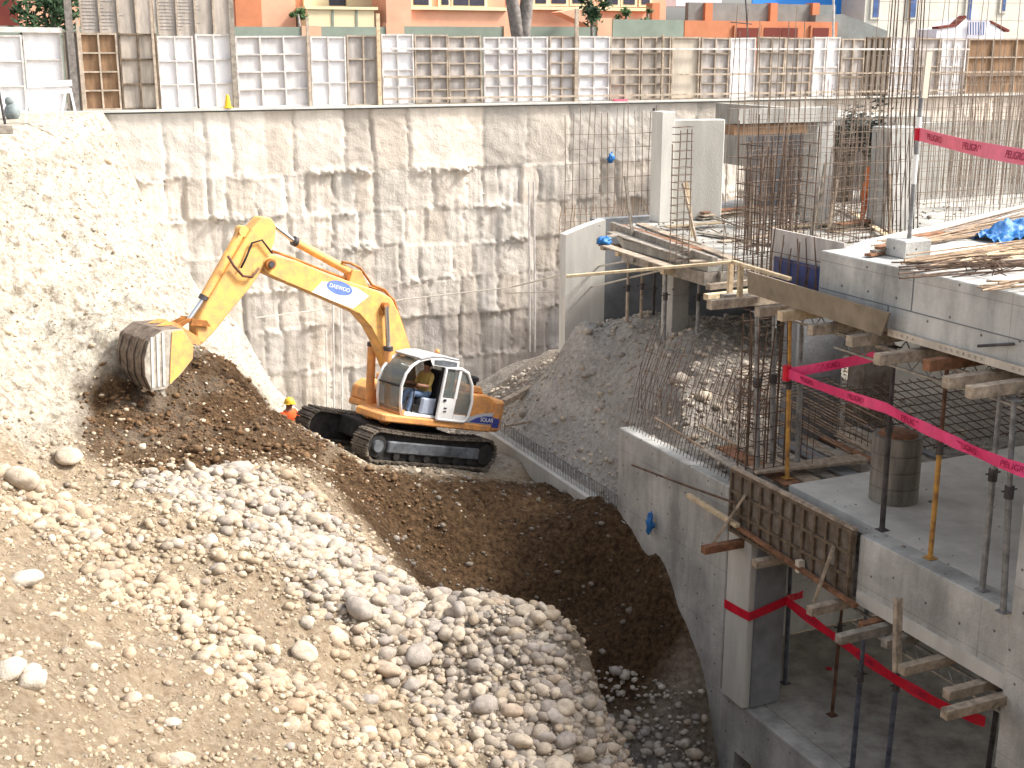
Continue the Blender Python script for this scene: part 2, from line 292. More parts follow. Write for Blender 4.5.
def text(name, body, size, mw, m, parent, thick=0.002):
    cu = bpy.data.curves.new(name, 'FONT'); cu.body = body; cu.size = size; cu.align_x = 'CENTER'; cu.align_y = 'CENTER'; cu.extrude = thick
    tmp = bpy.data.objects.new('tmp', cu); COL.objects.link(tmp); me = bpy.data.meshes.new_from_object(tmp.evaluated_get(bpy.context.evaluated_depsgraph_get())); bpy.data.objects.remove(tmp)
    me.name = name; me.materials.clear(); me.materials.append(M[m]); o = bpy.data.objects.new(name, me); COL.objects.link(o); o.parent = parent
    o.matrix_local = MW[parent].inverted() @ mw; return o
def frame(x, y, o):                             # matrix with local x, y directions at o
    x = Vector(x).normalized(); z = x.cross(Vector(y)).normalized(); y = z.cross(x)
    return Matrix(((x.x, y.x, z.x, o[0]), (x.y, y.y, z.y, o[1]), (x.z, y.z, z.z, o[2]), (0, 0, 0, 1)))
ORD = ['first','second','third','fourth','fifth','sixth','seventh','eighth','ninth','tenth','eleventh','twelfth','thirteenth','fourteenth','fifteenth','sixteenth','seventeenth','eighteenth','nineteenth','twentieth','twenty-first','twenty-second','twenty-third','twenty-fourth','twenty-fifth','twenty-sixth','twenty-seventh','twenty-eighth','twenty-ninth','thirtieth']

# numpy value noise
_T = RNG.random((256, 256))
def vnoise(x, y):
    xi = np.floor(x).astype(int); yi = np.floor(y).astype(int); fx = x-xi; fy = y-yi
    fx = fx*fx*(3-2*fx); fy = fy*fy*(3-2*fy); g = lambda a, b: _T[a % 256, b % 256]
    return (g(xi, yi)*(1-fx)+g(xi+1, yi)*fx)*(1-fy)+(g(xi, yi+1)*(1-fx)+g(xi+1, yi+1)*fx)*fy
def fbm(x, y, o=5, rough=0.5):
    s = 0; a = 1; t = 0
    for k in range(o): s = s+a*(vnoise(x*2**k+17.3*k, y*2**k+5.1*k)-0.5); t += a; a *= rough
    return s/t*2
def grid_object(name, P, m, attrs=None, smooth=True):
    nu, nv = P.shape[:2]; me = bpy.data.meshes.new(name)
    idx = np.arange(nu*nv).reshape(nu, nv); q = np.stack([idx[:-1, :-1], idx[1:, :-1], idx[1:, 1:], idx[:-1, 1:]], -1).reshape(-1, 4)
    me.vertices.add(nu*nv); me.vertices.foreach_set('co', P.reshape(-1).astype(np.float32))
    me.loops.add(q.size); me.loops.foreach_set('vertex_index', q.reshape(-1).astype(np.int32))
    me.polygons.add(len(q)); me.polygons.foreach_set('loop_start', np.arange(0, q.size, 4, dtype=np.int32))
    me.update(calc_edges=True); me.validate()
    for k, a in (attrs or {}).items():
        if a.ndim == 3:
            at_ = me.attributes.new(k, 'FLOAT_COLOR', 'POINT'); at_.data.foreach_set('color', np.concatenate([a, np.ones(a.shape[:2]+(1,))], -1).reshape(-1).astype(np.float32))
        else:
            at_ = me.attributes.new(k, 'FLOAT', 'POINT'); at_.data.foreach_set('value', a.reshape(-1).astype(np.float32))
    if smooth: me.shade_smooth()
    me.materials.append(M[m]); o = bpy.data.objects.new(name, me); COL.objects.link(o); return o

# ------------------------------------------------------------------ the terrain
EO = Vector((9.34, 27.24, -7.29)); EF = Vector((-0.948, -0.317, 0)).normalized(); EW = Vector((-EF.y, EF.x, 0)); EPITCH = R(16)
class Surf:
    def __init__(s, pts, c=0.6):
        s.p = np.array([(p[0], p[1]) for p in pts]); z = np.array([p[2] for p in pts]); s.c = c; n = len(pts)
        K = np.sqrt(((s.p[:, None]-s.p[None])**2).sum(-1)+c*c); A = np.zeros((n+3, n+3)); A[:n, :n] = K - np.eye(n)*0.02
        A[:n, n] = 1; A[:n, n+1:] = s.p; A[n:, :n] = A[:n, n:].T
        s.w = np.linalg.solve(A, np.r_[z, 0, 0, 0])
    def __call__(s, X, Y):
        X = np.asarray(X, float); Y = np.asarray(Y, float); o = np.full(X.shape, s.w[-3])+s.w[-2]*X+s.w[-1]*Y
        for (a, b), w in zip(s.p, s.w): o += w*np.sqrt((X-a)**2+(Y-b)**2+s.c**2)
        return o
pit = [at(*a) for a in [
    # cliff face under the far left corner
    (0,200,32),(0,300,28),(0,400,24),(0,455,21.8),(50,420,24),(90,455,23.2),(92,380,25.6),(90,300,29),(90,220,33),(95,160,37.5),(60,180,34.5),
    # digging face and the brown spoil under the bucket
    (150,320,30),(200,312,34),(110,440,23.8),(200,462,23.2),(280,432,25.6),(200,395,26),(250,385,29),(290,425,27.5),(150,400,25.3),
    (300,426,26.6),(330,447,25.8),(362,469,25.0),(400,495,24.6),
    # near bank of boulders
    (0,768,10),(0,700,11.6),(0,600,14.5),(0,500,19),(150,768,11.4),(150,600,16.5),(150,500,20.4),(300,768,13),(300,600,17.6),(240,500,21.3),(330,482,23.4),
    (450,680,16.8),(420,590,20),(520,628,19.0),(590,660,18.2),(632,768,16.4),(500,768,15),(380,540,21.8),
    # brown slope below the machine down to the pit floor
    (400,520,24.2),(450,520,24.9),(440,560,24.0),(500,490,26.0),(500,540,24.8),(550,560,24.5),(520,625,23.2),(600,600,24.1),(560,500,26.4),(640,690,22.5),(600,690,22.2),(580,640,23.1),(640,600,24.3)]]
pit += [onY(x, y, 43) for x, y in [(150,230),(190,290),(250,340),(275,400)]]
pit += [onX(x, y, 12.42)-Vector((0,0,d)) for x, y, d in [(640,524,0),(651,548,0),(662,580,0),(677,615,0),(690,648,0),(703,685,0),(615,508,.1),(560,478,.25),(520,452,.25)]]+[Vector((12.5,29.5,-8.15)),Vector((11.6,28.5,-7.95))]
pit += [Vector(p) for p in [(3.4,25.2,-4.62),(2.75,25.7,-3.7),(3.9,25.6,-4.75),(5.35,43,-0.2),(1.9,34.5,-0.15),(3.4,38.5,-0.15),(0.2,29,-0.2),(-0.9,24,-0.6),(-1.5,20,-2.2),(-5,34,0),(-4,43,0),(1,43,0),(-8,24,0),(-5,18,-2),(-6,10,-1.5),(-3,12,-2.6),(-1.2,10,-3.2),
        (0,3,-0.2),(-4,3,0),(4,3,-2.8),(5,7,-5.4),(1,7,-2.9),(9,7,-8.5),(9,2,-7),(12.5,7,-10.5),(12.5,2,-9),(9.6,13,-11.0),(9.4,15,-11.1),(9.3,16.8,-10.9),(12.5,12,-11.3),(11,15,-11.3),(12.5,18,-11.2),(11.8,17,-11.2),
        (10.2,18.2,-11.2),(12.5,32,-9.0),(12.5,36,-10.3),(12.5,43,-10.9),(10.6,38,-10.7),(9.3,33,-9.2),(12,40,-10.8),(11.2,43,-10.8)]]
for u, w in [(2.2,1.5),(2.2,0),(2.2,-1.5),(0,1.5),(0,-1.5),(-2.2,1.5),(-2.2,0),(-2.2,-1.5),(0,0),(-2.6,1.9),(0.8,1.5)]:
    p = EO+EF*u+EW*w; pit.append(Vector((p.x, p.y, EO.z+u*math.tan(EPITCH)-0.03)))
PIT = Surf(pit)
def polymask(X, Y, poly, soft):
    d = np.full(X.shape, 1e9); ins = np.zeros(X.shape, bool); n = len(poly)
    for i in range(n):
        (ax, ay), (bx, by) = poly[i], poly[(i+1) % n]
        t = np.clip(((X-ax)*(bx-ax)+(Y-ay)*(by-ay))/((bx-ax)**2+(by-ay)**2+1e-9), 0, 1); d = np.minimum(d, np.hypot(X-ax-t*(bx-ax), Y-ay-t*(by-ay)))
        c = ((ay > Y) != (by > Y)) & (X < (bx-ax)*(Y-ay)/(by-ay+1e-12)+ax); ins ^= c
    return np.clip(0.5+np.where(ins, d, -d)/soft, 0, 1)
xy = lambda L: [tuple(at(*a)[:2]) for a in L]
SPOIL = xy([(84,395,25.6),(82,462,23.0),(150,472,22.6),(215,470,22.7),(262,464,23.6),(318,478,23.6),(335,447,25.8),(300,424,26.8),(275,385,29.5),(215,340,29.5),(165,345,28.0),(130,380,25.8)])
SLOPE = xy([(318,478,23.6),(352,510,22.4),(392,555,21.2),(425,592,20.2),(520,628,19.2),(590,660,18.4)])+[(9.3,18.0),(10.5,19.3),(12.7,18.9),(12.7,26.5)]+xy([(530,470,27.4),(430,485,26.2),(372,478,25.2),(335,447,25.8)])
def wet(X, Y): return np.maximum(polymask(X+0.12*fbm(X*2, Y*2, 3), Y, SPOIL, 0.45)*0.86, polymask(X, Y+0.2*fbm(X*1.5, Y*1.5+4, 3), SLOPE, 0.7))
def pit_z(X, Y, detail=True):
    z = PIT(X, Y)
    if detail:
        rough = np.clip((z+6.5)/3, 0.25, 1)*np.clip((-z-0.1)/1.0, 0, 1)
        rough = np.where(Y > 23, rough, 0.3)*np.clip((12.5-X)/1.5, 0.12, 1)
        calm = np.exp(-(((X-EO.x)**2+(Y-EO.y)**2)/7.5))
        z = z+(0.42*fbm(X*0.55, Y*0.55, 5, 0.55)*rough+0.24*fbm(X*1.1+40, Y*1.1, 5, 0.6)+0.34*rough*(np.abs(fbm(X*0.9+0.5*Y, Y*0.9-0.4*X, 4, 0.6))-0.2)+0.26*rough*fbm((0.38*X+0.92*Y)*1.5, (0.92*X-0.38*Y)*0.35+4, 4, 0.62)+0.10*wet(X, Y)*fbm(X*2.4+5, Y*2.4, 4, 0.65)+0.05*fbm(X*4+9, Y*4, 3, 0.6)+0.30*rough*np.minimum(0.12, fbm(X*2.6+3, Y*2.6+8, 4, 0.65)))*(1-0.9*calm)
    return np.minimum(z, 0.02+0.03*fbm(X*0.7, Y*0.7, 3))
xs = np.concatenate([np.arange(-14, -2, 0.5), np.arange(-2, 12.66, 0.085)]); ys = np.concatenate([np.arange(1.5, 8, 0.4), np.arange(8, 43.15, 0.085)])
X, Y = np.meshgrid(xs, ys, indexing='ij'); Z = pit_z(X, Y)
pxl, pyl = pix(X, Y, Z)
# fresh, still moist earth: the digging face, the spoil and the cut slope (a patch of ground, in site coordinates)
def blob(X, Y, pts, rad):
    d = np.full(X.shape, 1e9)
    for (ax, ay), (bx, by) in zip(pts[:-1], pts[1:]):
        t = np.clip(((X-ax)*(bx-ax)+(Y-ay)*(by-ay))/((bx-ax)**2+(by-ay)**2+1e-9), 0, 1); d = np.minimum(d, np.hypot(X-ax-t*(bx-ax), Y-ay-t*(by-ay)))
    return np.clip(1.35-d/rad, 0, 1)
moist = wet(X, Y); moist = np.clip(moist*1.15+0.30*moist*fbm(X*0.8, Y*0.8, 4), 0, 1.3)
old_moist = np.maximum.reduce([blob(X, Y, [(3.6,23.6),(4.8,24.0),(6.2,24.4)], 1.7), blob(X, Y, [(4.8,26.5),(6.8,28.0)], 1.8), blob(X, Y, [(8.2,23.4),(10.2,24.0),(11.8,23.5)], 2.2), blob(X, Y, [(9.8,20.6),(12.4,21.0)], 1.9), blob(X,Y,[(7.6,21.6),(8.6,19.8)],0.9)])
grey = np.clip(np.maximum(blob(X, Y, [(6.6,17.0),(7.4,15.2),(7.6,12)], 1.3)*0.8, np.maximum(blob(X, Y, [(10.5,17.5),(11.5,14)], 2.0), np.where(Y > 30, 1.0, 0.0)*(Z < -5)))+0.2*fbm(X, Y, 3), 0, 1)
o = grid_object('ground', np.stack([X, Y, Z], -1), 'soil', {'moist': moist, 'grey': grey, 'pale': np.clip(blob(X, Y, [(0,40),(2.5,40),(8,42)], 40)*np.clip((Y-22.2-0.35*(X-1))/1.2+0.4*fbm(X, Y, 3), 0, 1), 0, 1)}); o['kind'] = 'structure'

fill = [at(*a) for a in [(560,430,29.5),(600,400,29),(600,340,31),(600,328,32),(680,345,28),(720,400,25.5),(700,440,24.4),(640,428,26),(540,400,31.5),(620,430,27.2),(650,340,30),(545,372,34),(575,345,34.5),(570,324,31),(600,320,31),(640,322,30.5),(690,330,28.6)]]
fill += [Vector(p) for p in [(12.6,22.3,-7.2),(12.6,25,-7.5),(12.6,28,-7.7),(12.6,21.9,-5.75),(12.6,18,-5.9),(16,20,-5.9),(20,20,-5.6),(24,20,-5.5),(17,24,-4.9),(20,24,-4.9),(25,24,-5),(34,24,-5),(34,17,-5.9),
        (12.6,32,-9.0),(12.6,36,-10.3),(12.6,43,-10.9),(16,36,-8.0),(18,31,-6.2),(25,31,-5.4),(34,31,-5.4)]] + [onY(x, y, 43) for x, y in [(500,395),(530,378),(560,350),(600,300)]] + [Vector((34,43,-6)), Vector((34,37,-5.5))]
FILL = Surf(fill)
xs = np.arange(12.55, 34, 0.14); ys = np.arange(17.2, 43.1, 0.14); X, Y = np.meshgrid(xs, ys, indexing='ij')
def fill_z(X, Y):
    z = FILL(X, Y)+0.2*fbm(X*0.8, Y*0.8, 5, 0.6)+0.05*fbm(X*4, Y*4, 3)
    cap_ = np.where(Y < 22.06, -5.72+np.maximum(X-12.9, 0)*1.3, -7.75+np.maximum(X-12.7, 0)*1.7); return np.where(Y < 30, np.minimum(z, cap_), z)
Z = fill_z(X, Y)
o = grid_object('ground', np.stack([X, Y, Z], -1), 'soil', {'moist': np.clip(blob(X, Y, [(14.5,33),(17,34),(19,27)], 2.2)*0.7+blob(X, Y, [(14.6,20.8),(15.5,22.5)], 1.2)*0.6+0.2*fbm(X, Y, 3), 0, 1)*0.8, 'grey': np.ones(X.shape), 'pale': np.clip(blob(X, Y, [(13.2,27.5),(14.2,25.0),(15.0,27.0)], 2.6)+0.5+0.3*fbm(X, Y, 3), 0, 1)}); o['kind'] = 'structure'
mb = MB().add([(-300,43.5,-0.01),(400,43.5,-0.01),(400,600,-0.01),(-300,600,-0.01)], [(0,1,2,3)]); solo('street', mb, 'asphalt', kind='structure')
mb = MB().add([(-300,-60,-14),(400,-60,-14),(400,44,-14),(-300,44,-14)], [(0,1,2,3)]); solo('pit_ground', mb, 'soil', kind='structure')
mb = MB().add([(-300,1.6,-0.03),(-13.9,1.6,-0.03),(-13.9,43.4,-0.03),(-300,43.4,-0.03)], [(0,1,2,3)]); solo('side_ground', mb, 'soil', kind='structure')
mb = MB().add([(-300,-60,0.0),(60,-60,0.0),(60,1.7,0.0),(-300,1.7,0.0)], [(0,1,2,3)]); solo('near_street', mb, 'asphalt', kind='structure')

# ------------------------------------------------------------------ stones
def stone_proto(sub, seed):
    import bmesh
    bm = bmesh.new(); bmesh.ops.create_icosphere(bm, subdivisions=sub, radius=1.0)
    rnd = random.Random(seed); s = Vector((1.0, rnd.uniform(0.6, 0.92), rnd.uniform(0.42, 0.68))); off = Vector((rnd.random()*50, rnd.random()*50, 0))
    for v in bm.verts:
        k = 1+0.22*mnoise.noise(v.co*1.1+off)+0.07*mnoise.noise(v.co*2.7+off); v.co = Vector((v.co.x*s.x, v.co.y*s.y, v.co.z*s.z))*k
    V = np.array([v.co[:] for v in bm.verts]); F = np.array([[v.index for v in f.verts] for f in bm.faces]); bm.free(); return V, F
def pal(n, warm):
    base = np.array([(1.05,1.0,0.94),(0.88,0.85,0.83),(1.08,1.0,0.88),(1.0,0.88,0.77),(0.72,0.70,0.71),(1.2,1.15,1.08),(0.95,0.87,0.76)])
    pw = np.array([0.16,0.06,0.28,0.2,0.02,0.14,0.14]) if warm else np.array([0.28,0.24,0.12,0.06,0.12,0.12,0.06])
    return base[RNG.choice(7, n, p=pw/pw.sum())]*RNG.uniform(0.78, 1.02, (n, 1))
def stones(name, P, S, T, label, sub=1):
    protos = [stone_proto(sub, k) for k in range(6)]; nv = len(protos[0][0]); F0 = protos[0][1]; n = len(P)
    yaw = RNG.uniform(0, 6.28, n); tx = RNG.normal(0, 0.35, n); PV = np.array([p[0] for p in protos]); V = PV[RNG.integers(0, 6, n)]*S[:, None, None]
    c, s = np.cos(tx)[:, None], np.sin(tx)[:, None]; y = V[..., 1]*c-V[..., 2]*s; z = V[..., 1]*s+V[..., 2]*c; x = V[..., 0]
    c, s = np.cos(yaw)[:, None], np.sin(yaw)[:, None]; V = np.stack([x*c-y*s, x*s+y*c, z], -1)+P[:, None, :]
    F = (F0[None]+(np.arange(n)*nv)[:, None, None]).reshape(-1, 3)
    me = bpy.data.meshes.new(name); me.vertices.add(n*nv); me.vertices.foreach_set('co', V.reshape(-1).astype(np.float32))
    me.loops.add(F.size); me.loops.foreach_set('vertex_index', F.reshape(-1).astype(np.int32)); me.polygons.add(len(F)); me.polygons.foreach_set('loop_start', np.arange(0, F.size, 3, dtype=np.int32)); me.update(calc_edges=True)
    a = me.attributes.new('tint', 'FLOAT_COLOR', 'POINT'); a.data.foreach_set('color', np.repeat(np.c_[T, np.ones(n)], nv, 0).reshape(-1).astype(np.float32))
    me.shade_smooth(); me.materials.append(M['stone']); o = bpy.data.objects.new(name, me); COL.objects.link(o); tag(o, label, None, None, 'stuff'); return o
HEAP = [(4.0,21.6),(5.2,18.6),(6.2,16.6),(7.0,14.8),(7.2,12.6)]; STREAK = [(0.9,19.0),(2.0,16.8),(3.2,15.0),(4.6,13.6)]; STREAK2 = [(0.2,20.8),(1.6,19.2),(3.0,18.2)]
def dens(X, Y):
    h = blob(X, Y, HEAP, 1.6); s = blob(X, Y, STREAK, 0.75); s2 = blob(X, Y, STREAK2, 0.6)
    return np.clip(0.05+1.0*h+0.70*s+0.4*s2+0.20*fbm(X*0.9, Y*0.9, 3), 0.02, 1.0), h
def sample(n, x0, x1, y0, y1, fn):
    x = RNG.uniform(x0, x1, n*6); y = RNG.uniform(y0, y1, n*6); k = RNG.random(n*6) < fn(x, y); return x[k][:n], y[k][:n]
def bank(X, Y):
    z = PIT(X, Y); ok = (z > -8.6) & (Y < 23.6) & (X < 8.9); d, h = dens(X, Y)
    return np.where(ok, d*(1-0.93*wet(X, Y)), 0)
# small river pebbles
x, y = sample(26000, -1.2, 9, 8.5, 23.5, lambda a, b: np.maximum(bank(a, b), 0.22*(bank(a, b) > 0.015))); z = pit_z(x, y); S = 0.024*np.exp(RNG.normal(0, 0.55, len(x))); S = np.clip(S, 0.015, 0.10)
_, hh = dens(x, y); T = np.where((hh > 0.5)[:, None], pal(len(x), False)*np.array([0.93,0.90,0.86]), pal(len(x), True)*np.array([0.90,0.84,0.75]))
stones('pebbles', np.c_[x, y, z+S*0.05], S, T, 'loose river pebbles covering the near bank')
# stones in the cut earth, on the cliff, on the pit floor and the gravel pile
x, y = sample(4200, -0.5, 10, 22.5, 43, lambda a, b: np.where((PIT(a, b) < -0.1) & (PIT(a, b) > -9), 0.6*(1-0.8*wet(a, b)), 0)); z = pit_z(x, y); S = 0.03*np.exp(RNG.normal(0, 0.5, len(x)))
stones('embedded_stones', np.c_[x, y, z], S, pal(len(x), True)*np.array([1.12,1.08,1.0])*RNG.uniform(0.95, 1.25, (len(x), 1)), 'pale stones stuck in the dry cliff face')
x, y = sample(420, 7, 12.4, 19.5, 26, lambda a, b: np.where(PIT(a, b) < -6.8, 0.7, 0)); z = pit_z(x, y); S = 0.035*np.exp(RNG.normal(0, 0.5, len(x)))
stones('slope_rubble', np.c_[x, y, z+S*0.2], S, pal(len(x), True)*0.5, 'scattered stones in the dark brown slope')
x, y = sample(2600, 2, 9, 22.2, 29, lambda a, b: wet(a, b)*0.8); z = pit_z(x, y); S = 0.03*np.exp(RNG.normal(0, 0.5, len(x)))
stones('earth_clods', np.c_[x, y, z+S*0.2], S, pal(len(x), True)*np.array([0.34,0.23,0.14]), 'clods of fresh brown earth on the spoil')
x, y = sample(3200, 9, 12.4, 12, 21, lambda a, b: np.where(PIT(a, b) < -9.8, 0.9, 0)); z = pit_z(x, y); S = 0.055*np.exp(RNG.normal(0, 0.5, len(x)))
stones('pit_floor_rubble', np.c_[x, y, z+S*0.3], S, pal(len(x), False)*1.15, 'grey rubble on the floor of the deep pit')
x, y = sample(4200, 12.8, 19, 18, 34, lambda a, b: 0.6+0*a); z = fill_z(x, y); S = 0.04*np.exp(RNG.normal(0, 0.5, len(x)))
stones('pile_gravel', np.c_[x, y, z+S*0.2], S, pal(len(x), False)*1.12, 'grey gravel on the pile behind the stub wall')
# individual boulders
protos = []
for k in range(9):
    V, F = stone_proto(3, 100+k); 
    for t in range(4):
        me = bpy.data.meshes.new('boulder'); me.from_pydata(V.tolist(), [], F.tolist()); me.shade_smooth(); me.materials.append(M['stone'])
        a = me.attributes.new('tint', 'FLOAT_COLOR', 'POINT'); col = [(0.98,0.90,0.79),(0.76,0.73,0.72),(1.04,1.0,0.93),(0.92,0.79,0.67)][t]
        a.data.foreach_set('color', np.tile(np.array([*col, 1.0]), len(V)).astype(np.float32)); protos.append((t, me))
PLACED = []
def boulder(x, y, r, t=None, label=None, group=None, sink=0.25, k=None):
    cand = [p for p in protos if t is None or p[0] == t]; t, me = cand[k % len(cand)] if k is not None else random.choice(cand)
    o = bpy.data.objects.new('boulder', me); COL.objects.link(o); z = float(pit_z(np.array([x]), np.array([y]))[0])
    o.location = (x, y, z+r*0.62*(1-sink)-0.02); o.scale = (r, r, r); o.rotation_euler = (random.gauss(0, 0.25), random.gauss(0, 0.25), random.uniform(0, 6.28))
    PLACED.append((x, y, r)); tag(o, label, 'boulder', group); return o
def ground_hit(px, py):
    d = ray(px, py)
    for i in range(700):
        p = EYEP+d*(6+i*0.035)
        if p.z < float(PIT(np.array([p.x]), np.array([p.y]))[0]): return p
    return p
for px, py, r, t, lab in [(441,606,0.15,0,'round tan boulder sitting alone on the crest of the near bank'),(22,492,0.27,0,'largest pale boulder at the foot of the cliff'),(70,468,0.24,0,'flat tan boulder where the brown spoil meets the cliff'),
    (28,592,0.19,2,'upright white egg-shaped boulder on the sandy slope'),(8,683,0.19,2,'round white boulder half cut by the photo edge'),(33,694,0.16,2,'smooth white oval boulder with grey underside beside two others'),(30,677,0.13,2,'flat pale boulder lying behind the white oval one'),
    (132,700,0.12,3,'pinkish boulder alone on the bare sandy patch'),(172,722,0.10,2,'small white oval boulder low on the sand'),(182,760,0.15,0,'tan boulder standing at the bottom edge of the photo'),(93,540,0.15,2,'white boulder in the middle of the stone streak'),
    (305,655,0.20,0,'big rounded boulder at the top of the grey heap'),(360,622,0.24,1,'large grey boulder in the upper heap'),(485,716,0.19,1,'dark grey oval boulder in the middle of the heap'),(512,718,0.17,3,'brownish round boulder next to the dark grey oval one'),
    (548,654,0.14,1,'blue grey boulder at the right edge of the heap'),(565,762,0.14,2,'pale lilac boulder at the bottom of the heap'),(218,482,0.14,2,'pale boulder at the tip of the stone tongue')]:
    p = ground_hit(px, py); boulder(p.x, p.y, r, t, lab)
n = 0; tries = 0
G = {('h',0):('warm grey river boulder lying loose in the dense stone heap','boulders in the stone heap'),('h',1):('darker grey river boulder lying loose in the dense stone heap','boulders in the stone heap'),('h',2):('nearly white river boulder lying loose in the dense stone heap','boulders in the stone heap'),('h',3):('pinkish brown river boulder lying loose in the dense stone heap','boulders in the stone heap'),
     ('s',0):('tan dusty boulder half sunk in the sandy slope','boulders on the sandy slope'),('s',1):('grey dusty boulder half sunk in the sandy slope','boulders on the sandy slope'),('s',2):('whitish dusty boulder half sunk in the sandy slope','boulders on the sandy slope'),('s',3):('reddish dusty boulder half sunk in the sandy slope','boulders on the sandy slope')}
while n < 280 and tries < 60000:
    tries += 1; x = random.uniform(-0.8, 8.6); y = random.uniform(9.5, 22.5); d, h = dens(np.array([x]), np.array([y])); d = float(d[0])**1.6; h = float(h[0])
    if random.random() > d or not float(bank(np.array([x]), np.array([y]))[0]) > 0: continue
    zz = float(PIT(np.array([x]), np.array([y]))[0]); px, py = pix(np.array(x), np.array(y), np.array(zz))
    if not (-20 < px < 645 and 440 < py < 790): continue
    r = min(0.25, (0.135 if h > 0.5 else 0.085)*math.exp(random.gauss(0, 0.30)))
    if any((x-a)**2+(y-b)**2 < (0.72*(r+c))**2 for a, b, c in PLACED): continue
    t = random.choices([0,1,2,3], [4,4,2,1] if h > 0.5 else [4,1,2,2])[0]; lab, gr = G[('h' if h > 0.5 else 's', t)]
    boulder(x, y, r, t, lab, gr, 0.25 if h > 0.5 else 0.7); n += 1
# the next sizes down, past counting
def bank2(X, Y): return bank(X, Y)**1.8
x, y = sample(4300, -1.2, 9, 8.5, 23, bank2); z = pit_z(x, y); S = np.clip(0.078*np.exp(RNG.normal(0, 0.32, len(x))), 0.04, 0.16)
_, hh = dens(x, y); T = np.where((hh > 0.5)[:, None], pal(len(x), False)*np.array([0.93,0.90,0.86]), pal(len(x), True)*np.array([0.90,0.84,0.75]))
stones('cobbles', np.c_[x, y, z+S*0.12], S, T, 'fist sized cobbles filling the near bank', 2)

# ------------------------------------------------------------------ the back retaining wall
xs = np.arange(-3, 48, 0.07); zs = np.arange(-12.6, 0.001, 0.065); Xw, Zw = np.meshgrid(xs, zs, indexing='ij')
rows = [0.5, -2.2, -3.6, -4.9, -6.2, -7.6, -9.2, -13]; off = np.zeros(Xw.shape); tint = np.ones(Xw.shape+(3,))
edge = np.zeros(Xw.shape)
for i, (zt, zb) in enumerate(zip(rows[:-1], rows[1:])):
    wob = 0.10*fbm(Xw*0.9, np.full(Xw.shape, i*9.0), 3); inr = (Zw <= zt+wob) & (Zw > zb+wob*1.0)
    bx = [-4]; 
    while bx[-1] < 49: bx.append(bx[-1]+random.choice([0.65,0.75,0.85,1.0,1.3])*(1.0 if i else 1.35))
    for a, b in zip(bx[:-1], bx[1:]):
        wb = 0.13*fbm(Zw*1.7+a*3, Zw*0.6, 4, 0.65); m = inr & (Xw+wb >= a) & (Xw+wb < b); dep = RNG.uniform(-0.055, 0.055)*(0.5 if i == 0 else 1); br = RNG.uniform(0.86, 1.08) if i else RNG.uniform(0.70, 1.14); hue = RNG.uniform(-0.03, 0.03)
        off[m] += dep+RNG.uniform(-0.02, 0.02)*(Xw[m]-a); tint[m] *= np.array([br*(1+hue), br, br*(1-hue)])
        rub = RNG.uniform(0.2, 1.0); de = np.abs(Zw-(zb+wob)); bumpz = np.exp(-(de/0.15)**2)*rub*np.clip(1.3-np.abs(Xw-(a+b)/2)/((b-a)*0.52), 0, 1)
        mm = (Xw >= a) & (Xw < b) & (de < 0.5)
        k = bumpz[mm]*np.clip(fbm(Xw[mm]*0.8+i*7, Zw[mm]*0.4, 2)*2.2+0.55, 0.05, 1.3)*(0.02+0.50*np.abs(fbm(Xw[mm]*5.2, Zw[mm]*5.2, 4, 0.7))); off[mm] += k; tint[mm] *= (1-0.36*bumpz[mm]*(0.4+1.4*fbm(Xw[mm]*5, Zw[mm]*5+7, 3)))[:, None]
        dv = np.abs(Xw+wb-a); crack = np.exp(-(dv/0.06)**2)*inr*RNG.uniform(0, 1); off -= 0.07*crack; tint *= (1-0.25*crack)[..., None]
st = fbm(Xw*7, Zw*0.3+3, 4, 0.8); st2 = fbm(Xw*1.6, Zw*0.12, 3, 0.6); bl = fbm(Xw*0.5+3, Zw*0.6, 4, 0.6)
low = (Zw < rows[1]); tint *= (1.09+0.34*st*np.where(low, 1, 0.45)+0.12*st2*low+0.13*bl+0.09*fbm(Xw*2.2+9, Zw*2.2, 4, 0.7))[..., None]
off += 0.035*st*low+0.05*fbm(Xw*1.3, Zw*1.3, 4)+0.02*fbm(Xw*6, Zw*6, 3)
wall_shade = np.clip(fbm(Xw*0.2+1, Zw*0.3+2, 4)*1.2+0.1+np.clip((Xw-17)/9, -.5, .4)+np.clip((-Zw-6)/5, -0.7, .6), 0, 1); tint *= 1-wall_shade[..., None]*np.array([0.36, 0.36, 0.33])  # darker towards the lower right: wall shade put into the tint
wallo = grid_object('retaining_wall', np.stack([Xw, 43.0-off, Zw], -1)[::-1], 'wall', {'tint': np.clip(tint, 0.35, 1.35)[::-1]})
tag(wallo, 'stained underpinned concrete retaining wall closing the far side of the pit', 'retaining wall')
MW[wallo] = Matrix.Identity(4)
cap = MB().box((-3, 42.85, 0.0), (48, 43.42, 0.06)); part('wall_cap', cap, 'concrete_pale', wallo)

